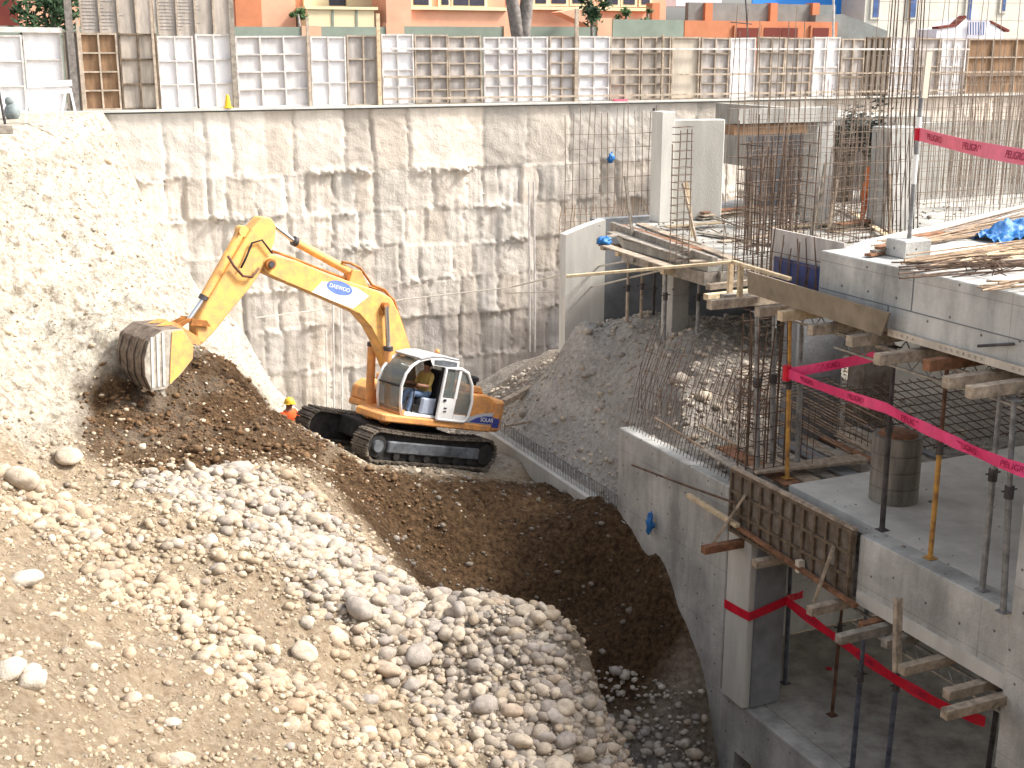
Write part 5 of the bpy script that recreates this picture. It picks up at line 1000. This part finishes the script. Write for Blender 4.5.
def zones(top, arm, legs, shoe='dark'):
    z = {k: legs for k in ('hil','knl','anl','hir','knr','anr')}; z.update(tol=shoe, tor=shoe, pelvis=legs, belly=top, chest=top, shl=top, shr=top, ell=arm, elr=arm, wrl='skin', wrr='skin', hal='skin', har='skin', neck='skin', head='skin', crown='skin'); return z
def helmet(t, hd, m, brim=True):
    mb = MB(); n = 14; prof = [(0.145, 0.0), (0.125, 0.015), (0.122, 0.05), (0.10, 0.10), (0.06, 0.135), (0.012, 0.15)]; mb.lathe((hd.x, hd.y, hd.z+0.03), prof, n)
    mb.prism([(hd.x+.08, hd.y-.09), (hd.x+.19, hd.y-.05), (hd.x+.19, hd.y+.05), (hd.x+.08, hd.y+.09)], lambda u, v, w: (u, v, w), hd.z+0.03, hd.z+0.045); part('helmet', mb, m, t, 'auto', local=True)
def vest(t, J, m):
    c = Vector(J['chest'][:3]); b = Vector(J['belly'][:3]); mb = MB(); v = []; f = []; n = 14
    for cc, rx, ry in [(b-Vector((0,0,.10)), .165, .20), (b, .16, .195), (c-Vector((0,0,.05)), .17, .215), (c+Vector((0,0,.08)), .15, .20), (c+Vector((0,0,.14)), .10, .13)]:
        for k in range(n): a = 2*math.pi*k/n; v.append(cc+Vector((rx*math.cos(a), ry*math.sin(a), 0)))
    for i in range(4):
        for k in range(n): f.append((i*n+k, i*n+(k+1) % n, (i+1)*n+(k+1) % n, (i+1)*n+k))
    part('vest', MB().add(v, f), m, t, True, local=True)
J1 = joints(lean=0.06); b = at(287, 405, 29.5); gz = float(pit_z(np.array([b.x]), np.array([b.y]))[0])
top_z = b.z+0.22; t, hd = person('person', (b.x, b.y, top_z-1.78), R(-60), J1, zones('vest', 'vest', 'jeans'), 'worker in yellow helmet and orange vest half hidden behind the spoil'); helmet(t, hd, 'helmet_yellow'); vest(t, J1, 'vest')
J2 = joints(lean=0.28, armf=0.35); b = onZ(866, 226, -2.30); t, hd = person('person', (b.x, b.y, -2.31), R(20), J2, zones('trouser_orange', 'helmet_brown', 'trouser_orange'), 'worker in orange overalls bending among the bars on the rear deck'); helmet(t, hd, 'helmet_brown')

# ------------------------------------------------------------------ the excavator
EM = Matrix(((EF.x, EW.x, 0, EO.x), (EF.y, EW.y, 0, EO.y), (0, 0, 1, EO.z), (0, 0, 0, 1))); EMI = EM.inverted()
ex = thing('excavator', EO, 'orange tracked excavator with raised boom digging at the cliff foot', 'excavator', None, EM)
PR = Matrix.Rotation(-EPITCH, 4, 'Y')
def LP(px, py, w):                             # sight line to the vertical plane of the boom, w metres towards the cab side
    o = EMI @ EYEP; d = EMI.to_3x3() @ ray(px, py); return o+d*((w-o.y)/d.y)
def PB(mb): mb.v = [PR @ v for v in mb.v]; return mb
def ep(name, mb, m, smooth=False, bevel=0, parent=None, pitched=True): return part(name, PB(mb) if pitched else mb, m, parent or ex, smooth, bevel, local=True)
UW = lambda u, v, t: (u, t, v)
def cyl(mb, u, z, w0, w1, r, n=20): return mb.tube([(u, w0, z), (u, w1, z)], r, n)
for s_ in (1, -1):
    w0, w1 = (0.85, 1.40) if s_ > 0 else (-1.40, -0.85); R_, L_ = 0.335, 1.62; zc_ = 0.345; per = 4*L_+2*math.pi*R_; n = 50; sh = MB()
    def loop(s):
        s %= per
        if s < 2*L_: return (-L_+s, zc_-R_, 1, 0)
        s -= 2*L_
        if s < math.pi*R_: a = s/R_; return (L_+R_*math.sin(a), zc_-R_*math.cos(a), math.cos(a), math.sin(a))
        s -= math.pi*R_
        if s < 2*L_: sag = 0.05*math.sin(math.pi*s/(2*L_)); return (L_-s, zc_+R_-sag, -1, 0)
        s -= 2*L_; a = s/R_; return (-L_-R_*math.sin(a), zc_+R_*math.cos(a), -math.cos(a), -math.sin(a))
    for k in range(n):
        u, z, du, dz = loop(k*per/n); d = Vector((du, 0, dz)); nrm = Vector((dz, 0, -du)); c = Vector((u, 0, z)); h_ = per/n*0.46
        for a0, a1, t0, t1 in [(-h_, h_, -0.015, 0.02), (-h_, -h_+0.035, 0.021, 0.055), (-0.02, 0.015, 0.021, 0.05)]:
            vs = [c+d*a+nrm*t_+Vector((0, w, 0)) for a in (a0, a1) for t_ in (t0, t1) for w in (w0, w1)]; sh.add(vs, [(0,1,3,2),(4,6,7,5),(0,4,5,1),(2,3,7,6),(0,2,6,4),(1,5,7,3)])
    tr = ep('track', sh, 'track'); wm = (w0+w1)/2; o_ = w1 if s_ > 0 else w0
    ep('track_chain', MB().prism([loop(i*per/60)[:2] for i in range(60)], lambda u, v, t: (u*0.975, t, zc_+(v-zc_)*0.9), wm-0.16, wm+0.16), 'under', parent=tr)
    fr = ep('track_frame', MB().box((-1.45, min(wm-.1, o_), 0.20), (1.35, max(wm+.1, o_-0.03 if s_ > 0 else o_), 0.47)), 'trackframe', bevel=0.03)
    ep('idler', cyl(MB(), 1.66, zc_, o_-0.06*s_, wm-0.1*s_, 0.26), 'under', parent=tr, smooth='auto'); ep('idler_hub', cyl(MB(), 1.66, zc_, o_+0.012*s_, o_-0.055*s_, 0.135), 'trackframe', parent=tr, smooth='auto')
    ep('sprocket', cyl(MB(), -1.66, zc_, o_-0.06*s_, wm-0.1*s_, 0.25), 'under', parent=tr, smooth='auto')
    for u in (-1.2, -0.75, -0.3, 0.15, 0.6, 1.05): ep('roller', cyl(MB(), u, 0.13, o_-0.05*s_, wm, 0.09, 12), 'under', parent=fr, smooth='auto')
    for u in (-0.6, 0.6): ep('carrier_roller', cyl(MB(), u, 0.56, o_-0.12*s_, wm, 0.065, 12), 'trackframe', parent=fr, smooth='auto')
ep('undercarriage', MB().box((-1.1, -0.88, 0.22), (1.1, 0.88, 0.66)).box((-0.7, -0.7, 0.67), (0.7, 0.7, 0.72)), 'under', bevel=0.05)
ep('turntable', MB().lathe((0, 0, 0.70), [(0.66, 0), (0.66, 0.2), (0.6, 0.21)], 32), 'under')
dk = ep('house_deck', MB().prism([(-1.73,-1.28),(-1.73,1.29),(1.50,1.29),(1.60,1.2),(1.60,0.28),(0.95,-0.30),(0.66,-0.42),(0.66,-1.28)], lambda u, v, t: (u, v, t), 0.88, 1.05), 'orange', bevel=0.03)
cwp = [(-1.74, -1.27), (-1.74, 1.27), (-1.98, 1.265), (-2.17, 1.15), (-2.30, 0.7), (-2.34, 0), (-2.30, -0.7), (-2.17, -1.15), (-1.98, -1.265)]
ep('counterweight', MB().prism(cwp, lambda u, v, t: (u, v, t), 0.89, 1.66), 'orange', bevel=0.06)
hd_ = ep('engine_hood', MB().prism([(-1.735, 1.055), (-0.36, 1.055), (-0.36, 1.76), (-1.45, 1.76), (-1.735, 1.66)], UW, -1.265, 1.265), 'orange', bevel=0.04)
ep('hood_box', MB().prism([(-1.42, 1.765), (-0.75, 1.765), (-0.75, 1.93), (-1.28, 1.93)], UW, -0.5, 1.15), 'orange', bevel=0.03, parent=hd_)
ep('air_intake', MB().lathe((-1.12, 0.95, 1.935), [(0.12, 0), (0.12, 0.08), (0.16, 0.09), (0.16, 0.18), (0.10, 0.21)], 16), 'dark', parent=hd_, smooth='auto')
ep('exhaust_pipe', MB().tube([(-1.3, -0.3, 1.77), (-1.3, -0.3, 2.1), (-1.4, -0.3, 2.2)], 0.05, 10), 'steel_rust', parent=hd_, smooth=True)
gl_ = MB()
for k in range(9): gl_.box((-1.60+k*0.075, 1.267, 1.42), (-1.56+k*0.075, 1.275, 1.60))
ep('tool_box', MB().prism([(0.0, 1.055), (0.64, 1.055), (0.64, 1.34), (0.42, 1.52), (0.0, 1.56)], UW, -1.27, -0.44), 'orange', bevel=0.03)
ep('fuel_tank', MB().box((-0.355, -1.27, 1.055), (-0.005, -0.42, 1.72)), 'orange', bevel=0.04)
# decals on the rear flank
ep('flank_stripe', MB().prism([(-0.62, 1.06), (-1.73, 1.06), (-1.73, 1.36), (-1.35, 1.31), (-0.95, 1.19)], UW, 1.266, 1.270), 'decalsilver')
fb = ep('flank_flash', MB().prism([(-0.98, 1.08), (-1.725, 1.075), (-1.725, 1.27), (-1.42, 1.25), (-1.2, 1.19)], UW, 1.271, 1.275), 'decalblue')
cb_ = ep('rear_stripe', MB().prism([(-1.75, 1.0), (-1.97, 1.0), (-1.97, 1.22), (-1.75, 1.24)], UW, 1.271, 1.275), 'decalblue')
e_pit = EM @ PR
tm = e_pit @ frame((-1, 0, 0), (0, 0, 1), (-1.55, 1.279, 1.165)); MW[fb] = EM; text('lettering', 'SOLAR', 0.14, tm, 'decalwhite', fb)
# cab
CP = [(1.02,1.06),(1.12,1.35),(1.18,1.72),(1.12,2.0),(0.98,2.2),(0.80,2.33),(0.5,2.42),(0.2,2.46),(-0.30,2.44)]; wN, wF = 1.22, 0.32
cab = ep('cab', MB().box((-0.33, wF, 1.056), (1.0, wN, 1.12)), 'cabwhite', bevel=0.01)
for w in (wN-0.03, wF+0.03): ep('cab_pillar', MB().tube([(u, w, z) for u, z in CP], 0.035, 8), 'cabwhite', parent=cab, smooth=True)
ep('cab_rear', MB().box((-0.345, wF, 1.125), (-0.30, wN, 1.75)).box((-0.345, wF, 1.751), (-0.30, wF+.1, 2.42)).box((-0.345, wN-.1, 1.751), (-0.30, wN, 2.42)), 'cabwhite', parent=cab)
ep('rear_window', MB().box((-0.33, wF+.105, 1.755), (-0.315, wN-.105, 2.41)), 'glass', parent=cab)
rp = [(0.80,2.345),(0.5,2.435),(0.2,2.475),(-0.32,2.455),(-0.36,2.50),(0.2,2.535),(0.55,2.50),(0.86,2.40)]
ep('cab_roof', MB().prism(rp, UW, wF-0.02, wN+0.02), 'cabgrey', parent=cab, bevel=0.02)
ep('roof_edge', MB().prism([(0.55,2.42),(0.2,2.47),(-0.34,2.45),(-0.36,2.30),(0.0,2.27),(0.45,2.28)], UW, wN+0.022, wN+0.03), 'cabwhite', parent=cab)
ep('roof_side_panel', MB().prism([(0.42,2.40),(0.15,2.43),(-0.28,2.42),(-0.29,2.32),(0.0,2.29),(0.40,2.30)], UW, wN+0.031, wN+0.036), 'trackframe', parent=cab)
gp = CP[:6]; v = []; f = []
for i, (u, z) in enumerate(gp): v += [(u-.005, wF+.06, z), (u-.005, wN-.06, z), (u-.02, wF+.06, z), (u-.02, wN-.06, z)]
for i in range(len(gp)-1): k = 4*i; f += [(k,k+1,k+5,k+4),(k+2,k+6,k+7,k+3)]
ep('windscreen', MB().add(v, f), 'glass', parent=cab, smooth=True)
ep('windscreen_bar', MB().tube([(1.175, wF+.03, 1.70), (1.175, wN-.03, 1.70)], 0.022, 8), 'dark', parent=cab, smooth=True)
ep('front_sill', MB().box((0.96, wF, 1.06), (1.03, wN, 1.18)), 'orange', parent=cab)
ep('far_side', MB().prism([(-0.30,1.125),(1.0,1.125),(1.10,1.6),(-0.30,1.6)], UW, wF+.01, wF+.03), 'cabwhite', parent=cab); ep('far_window', MB().prism([(-0.29,1.605),(1.1,1.605),(1.12,1.9),(0.9,2.2),(0.3,2.4),(-0.29,2.4)], UW, wF+.015, wF+.022), 'glass', parent=cab)
ep('door_post', MB().box((0.02, wN-.04, 1.125), (0.08, wN, 2.43)), 'dark', parent=cab)
ep('seat', MB().box((-0.12, 0.52, 1.30), (0.42, 1.0, 1.46)).box((-0.24, 0.52, 1.461), (-0.10, 1.0, 2.15)), 'dark', parent=cab, bevel=0.05)
ep('side_console', MB().box((-0.05, 1.02, 1.13), (0.42, 1.14, 1.50)), 'blueseat', parent=cab, bevel=0.03)
ep('control_lever', MB().tube([(0.62, 1.05, 1.13), (0.66, 1.05, 1.62)], 0.018, 8).ball((0.66, 1.05, 1.66), 0.035, 8, 6), 'dark', parent=cab, smooth=True)
# door swung back against the flank
dw0, dw1 = 1.285, 1.325
dfr = [(0.06,1.07),(0.06,2.26),(-0.40,2.29),(-0.62,2.22),(-0.82,1.95),(-0.92,1.55),(-0.90,1.22),(-0.78,1.07)]
dr = MB().tube([(u, (dw0+dw1)/2, z) for u, z in dfr+dfr[:1]], 0.04, 8); dr.box((-0.40, dw0, 1.09), (0.04, dw1, 1.58)).box((-0.42, dw0, 1.581), (-0.34, dw1, 2.27)).box((-0.80, dw0, 1.08), (-0.41, dw1, 1.22))
door = ep('door', dr, 'cabwhite', smooth='auto')
ep('window_glass', MB().prism([(-0.33,1.6),(0.03,1.6),(0.03,2.24),(-0.33,2.25)], UW, dw0+.012, dw0+.02), 'glass', parent=door); ep('window_glass', MB().prism([(-0.43,1.23),(-0.86,1.25),(-0.88,1.55),(-0.80,1.9),(-0.62,2.18),(-0.43,2.25)], UW, dw0+.012, dw0+.02), 'glass', parent=door)
ep('handle', MB().box((-0.10, dw1+.001, 1.50), (-0.02, dw1+.02, 1.55)).box((-0.16, dw1+.001, 1.25), (-0.08, dw1+.012, 1.28)).box((-0.16, dw1+.001, 1.33), (-0.08, dw1+.012, 1.36)), 'dark', parent=door)
ep('beacon', MB().lathe((0.0, 0.8, 2.535), [(0.06, 0), (0.055, 0.07), (0.02, 0.1)], 12), 'orange', parent=cab, smooth=True)
# boom, stick and bucket in the machine's own plane
BO = [(3.44,4.96),(3.36,5.07),(3.22,5.10),(2.66,4.91),(1.9,4.55),(1.11,4.21),(0.51,3.98),(0.12,3.76),(-0.09,3.38),(-0.30,2.8),(-0.52,2.21),(-0.60,1.6),(-0.45,1.35),(-0.12,1.32),(0.0,1.55),(0.26,2.17),(0.50,2.75),(0.72,3.15),(1.03,3.50),(1.67,3.83),(2.44,4.22),(3.05,4.52),(3.38,4.70)]
boom = ep('boom', MB().prism(BO, UW, -0.20, 0.20), 'yellow', bevel=0.03, pitched=False)
# flange lips along the top and bottom edges
lip = MB()
for k in list(range(2, 11)): a, b = BO[k], BO[k+1]; lip.beam((a[0], 0, a[1]+.012), (b[0], 0, b[1]+.012), 0.47, 0.03, (0, 1, 0)) if False else None
ep('boom_pin', cyl(MB(), 3.30, 4.90, -0.27, 0.27, 0.12, 16), 'orange_dirty', parent=boom, pitched=False, smooth='auto')
ep('boom_pin', cyl(MB(), 0.36, 3.62, -0.33, 0.33, 0.08, 16), 'orange_dirty', parent=boom, pitched=False, smooth='auto')
ST = [(3.39,5.88),(3.2,5.86),(3.06,5.68),(3.12,5.37),(3.33,4.93),(3.71,4.50),(4.17,4.10),(4.67,3.64),(4.96,3.43),(5.08,3.54),(5.06,3.86),(4.84,4.20),(4.42,4.72),(3.98,5.28),(3.66,5.66)]
stick = ep('stick', MB().prism(ST, UW, -0.17, 0.17), 'yellow', bevel=0.025, pitched=False)
# plates of the boom fork round the stick
fk = MB()
for w in (0.215, -0.245): fk.prism([(3.5,4.85),(3.42,5.08),(3.2,5.12),(2.85,4.98),(2.9,4.55),(3.3,4.66)], UW, w, w+0.03)
ep('stick_pivot', cyl(MB(), 3.30, 4.90, -0.30, 0.30, 0.07, 14), 'steel_dark', parent=stick, pitched=False, smooth='auto')
def ram(name, a, b, c, r, w, m='yellow'):
    q = ep(name, MB().tube([(a[0], w, a[1]), (b[0], w, b[1])], r, 14), m, pitched=False, smooth='auto'); ep('rod', MB().tube([(b[0], w, b[1]), (c[0], w, c[1])], r*0.55, 12), 'chrome', parent=q, pitched=False, smooth='auto'); d = Vector((b[0]-a[0], 0, b[1]-a[1])).normalized()*0.07
    ep('gland', MB().tube([(b[0]-d.x, w, b[1]-d.z), (b[0]+.3*d.x, w, b[1]+.3*d.z)], r*1.12, 14), 'steel_dark', parent=q, pitched=False, smooth='auto'); ep('ram_eye', cyl(MB(), a[0], a[1], w-.1, w+.1, r*1.15, 14), m, parent=q, pitched=False, smooth='auto'); return q
g = lambda x, y, w=0: (LP(x, y, w).x, LP(x, y, w).z)
sc_ = ram('stick_cylinder', g(354,274), g(294,241), g(269,222), 0.095, 0)
ep('ram_bracket', MB().prism([g(345,283), g(366,289), g(358,270), g(349,269)], UW, -0.14, 0.14), 'orange', parent=boom, bevel=0.01, pitched=False)
for w in (0.31, -0.31): ram('boom_cylinder', g(369,414,-.31), g(372,343,-.31), (0.36, 3.62), 0.10, w, 'orange')
bc_ = ram('bucket_cylinder', (3.80,5.62), (4.78,4.32), (5.15,3.92), 0.10, 0)
ep('cylinder_bracket', MB().prism([(3.55,5.6),(3.85,5.72),(3.98,5.5),(3.72,5.42)], UW, -0.08, 0.08), 'orange_dirty', parent=stick, pitched=False)
for w in (0.20, -0.24): ep('link_arm', MB().prism([(4.78,3.78),(4.86,3.92),(5.18,4.0),(5.24,3.88)], UW, w, w+0.04), 'orange_dirty', pitched=False)
for w in (0.10, -0.14): ep('bucket_link', MB().prism([(5.08,3.98),(5.22,4.0),(5.72,3.86),(5.66,3.72)], UW, w, w+0.04), 'orange_dirty', pitched=False)
ears = MB()
BK = [(5.62,3.92),(5.40,3.55),(5.44,3.28),(5.72,3.02),(6.07,2.78),(6.36,2.80),(6.47,3.10),(6.46,3.45),(6.34,3.78),(6.05,3.95)]
bk = MB(); back = [(5.62,3.92),(6.05,3.95),(6.34,3.78),(6.46,3.45),(6.47,3.10),(6.36,2.80),(6.07,2.78)]
n = len(back); inner = [(u-(u-5.9)*0.07, z-(z-3.4)*0.07) for u, z in back]; v = []; f = []
for (u, z), (iu, iz) in zip(back, inner): v += [(u, 0.58, z), (u, -0.58, z), (iu, 0.58, iz), (iu, -0.58, iz)]
for i in range(n-1): k = 4*i; f += [(k,k+1,k+5,k+4),(k+2,k+6,k+7,k+3),(k,k+4,k+6,k+2),(k+1,k+3,k+7,k+5)]
f += [(0,2,3,1), (4*n-4,4*n-3,4*n-1,4*n-2)]
bucket = ep('bucket', MB().add(v, f), 'bucketdark', pitched=False)
for w in (0.582, -0.612): ep('side_plate', MB().prism(BK, UW, w, w+0.03), 'bucketworn', parent=bucket, pitched=False)
ep('cheek_plate', MB().prism([(5.63,3.90),(5.41,3.55),(5.45,3.29),(5.74,3.03),(5.98,2.86),(5.92,3.4),(5.85,3.9)], UW, 0.613, 0.63), 'yellow', parent=bucket, pitched=False)
for k in range(3): ep('wear_strip', MB().prism([(6.02+k*.12,3.92-k*.03),(6.07+k*.12,3.91-k*.03),(6.12+k*.12,2.86),(6.07+k*.12,2.85)], UW, 0.613, 0.628), 'concrete_pale', parent=bucket, pitched=False)
for k in range(4): wv = -0.45+k*0.3; ep('wear_strip', MB().prism([(6.345,3.80),(6.475,3.46),(6.49,3.10),(6.38,2.79),(6.385,2.785),(6.50,3.10),(6.487,3.47),(6.352,3.815)], UW, wv-0.03, wv+0.03), 'bucketdark', parent=bucket, pitched=False)
for w in (0.16, -0.20): ep('bucket_ear', MB().prism([(5.62,3.93),(5.95,3.96),(5.72,4.02),(5.55,3.98),(5.05,3.60),(5.0,3.42),(5.40,3.55)], UW, w, w+0.04), 'orange', parent=bucket, pitched=False)
for k in range(5): wv = -0.5+k*0.25; ep('tooth', MB().prism([(6.07,2.79),(6.2,2.79),(6.08,2.60),(6.03,2.62)], UW, wv-0.05, wv+0.05), 'bucketworn', parent=bucket, pitched=False)
# boom badge
face = lambda pts, w: [(LP(x, y, w).x, LP(x, y, w).z) for x, y in pts]
ep('badge_panel', MB().prism(face([(312,292),(322,281.5),(340,282.5),(358,288.5),(369,296),(353,308.5),(334,301.5)], 0.2), UW, 0.2015, 0.204), 'decalwhite', parent=boom, pitched=False)
c0 = LP(339.5, 288, 0.2); d0 = LP(354, 292.2, 0.2)-LP(326, 284, 0.2); d0.y = 0; ax = d0.normalized(); ay = Vector((0, 1, 0)).cross(ax); ay = ay if ay.z > 0 else -ay
ov = MB(); ring = [c0+ax*(0.36*math.cos(a))+ay*(0.15*math.sin(a)) for a in [2*math.pi*k/32 for k in range(32)]]; ov.prism([(p.x, p.z) for p in ring], UW, 0.2045, 0.207)
bg_ = ep('oval_badge', ov, 'ovalblue', pitched=False); text('lettering', 'DAEWOO', 0.125, EM @ frame(ax, ay, (c0.x, 0.2095, c0.z)), 'decalwhite', bg_)
# hoses
ep('hose', MB().tube([LP(*p, 0.1) for p in [(392,300),(385,290),(372,285),(366,276),(360,268),(350,263),(342,262)]], 0.03, 8), 'orange_dirty', pitched=False, smooth=True)
ep('hose', MB().tube([LP(*p, 0.0) for p in [(410,350),(402,325),(394,300),(384,291),(360,284),(320,269),(290,257),(272,251)]], 0.028, 8), 'orange_dirty', pitched=False, smooth=True)
ep('hose', MB().tube([LP(*p, 0.24) for p in [(272,253),(262,240),(252,243),(246,258),(241,268)]], 0.022, 8), 'dark', pitched=False, smooth=True)
ep('hose', MB().tube([LP(*p, 0.26) for p in [(228,256),(234,266),(243,276),(252,277),(259,268)]], 0.03, 8), 'steel_rust', pitched=False, smooth=True)
ep('work_light', MB().box((0.30, 0.205, 3.42), (0.48, 0.28, 3.54)), 'orange_dirty', pitched=False, bevel=0.01)
# operator on the seat
om = EM @ PR @ Matrix.Translation((0.10, 0.76, 1.42)); J3 = joints(seat=True)
t, hd = person('person', om.translation, 0, J3, zones('olive', 'olive', 'jeans'), 'operator in mustard shirt and jeans sitting in the excavator cab', mw=om)
part('hair', MB().ball((hd.x-0.02, hd.y, hd.z+0.05), (0.115, 0.105, 0.10), 12, 8), 'hair', t, True, local=True)

# ------------------------------------------------------------------ clutter on the decks
for k in range(34):
    a = onZ(random.uniform(690, 880), random.uniform(214, 246), -2.25); ang = random.choice([0.1, 0.25, 1.5, 1.2])+random.gauss(0, .12); L_ = random.uniform(0.8, 3.0); b = a+Vector((math.cos(ang)*L_, math.sin(ang)*L_, 0))
    if a.x < 14.8 or a.y < 22.1: continue
    a.z = -2.29+random.uniform(0, .07); b.z = a.z+random.uniform(0, .05); solo('steel_bar', MB().tube([a, b], 0.014, 5), random.choice(['rebar','rebar_tan','rebar_far']), 'loose bar dropped on the rear deck among the boards', 'steel bar', 'loose bars on the rear deck')
x = RNG.uniform(15, 26, 700); y = RNG.uniform(22.3, 29, 700); S = 0.022*np.exp(RNG.normal(0, 0.6, 700)); k = y < 22+(x-13)*0.62+4.6
stones('deck_rubble', np.c_[x, y, -2.315+S*0.3][k], S[k], pal(int(k.sum()), True)*0.6, 'crumbs of rubble strewn over the rear deck')
x = RNG.uniform(12.6, 20, 900); y = RNG.uniform(8, 16.6, 900); S = 0.010*np.exp(RNG.normal(0, 0.6, 900)); z = np.where(RNG.random(900) < 0.5, -5.298, -9.668)
stones('slab_crumbs', np.c_[x, y, z], S, pal(900, True)*0.7, 'crumbs of mortar on the slabs')

for (px_, py_, dx, dy, h_, lab) in [(752,232,0.5,0.4,2.3,'column cage on the rear deck left of the lone column'),(846,226,0.45,0.4,2.6,'column cage on the rear deck right of the lone column'),(790,214,0.45,0.4,2.2,'column cage deep on the rear deck behind the beam'),(880,219,0.4,0.4,2.4,'column cage beside the wide grey column')]:
    p = onZ(px_, py_, -2.31); cage(p.x, p.y, dx, dy, -2.3, -2.3+h_, 3, 3, 0.2, 'rebar_far', lab, 0.009, -2.5+h_)
for i, (px_, py_, lab) in enumerate([(700,220,'low stack of grey boards by the panel wall'),(832,232,'low stack of grey boards in the middle of the rear deck')]):
    p = onZ(px_, py_, -2.31); t = thing('board_stack', p, lab, 'stack')
    for k in range(6): part('board', MB().beam((p.x+random.uniform(-.1,.1), p.y+random.uniform(-.1,.1), -2.29+k*0.035), (p.x+2.2+random.uniform(-.2,.2), p.y+0.5+random.uniform(-.1,.2), -2.29+k*0.035), 0.25, 0.03), ['timber','timber_grey','timber_red'][k % 3], t)
for k in range(9):
    x0 = random.uniform(14.6, 21); p = Vector((x0, random.uniform(22.6, 26), -2.31)); q = p+Vector((random.uniform(-.4, .4), random.uniform(-.2, .5), random.uniform(1.2, 2.0)))
    solo('leaning_batten', MB().beam(p, q, 0.07, 0.05), random.choice(['timber','timber_grey','timber_new']), 'batten standing askew among the bars of the rear deck', 'batten', 'battens on the rear deck')

scr(744, 868, 24.2, -2.3, 1.2, 0.2, 0.3, 'rebar_far', 'thin bar mesh behind the corner cages', 0.007)
scr(830, 905, 20.4, -2.2, 0.2, 0.16, 0.26, 'rebar', 'knee high bar mesh beyond the edge beam end', 0.007)
scr(950, 1040, 24.0, -2.2, 1.3, 0.13, 0.25, 'rebar_far', 'bar mesh right of the wide grey column', 0.008)
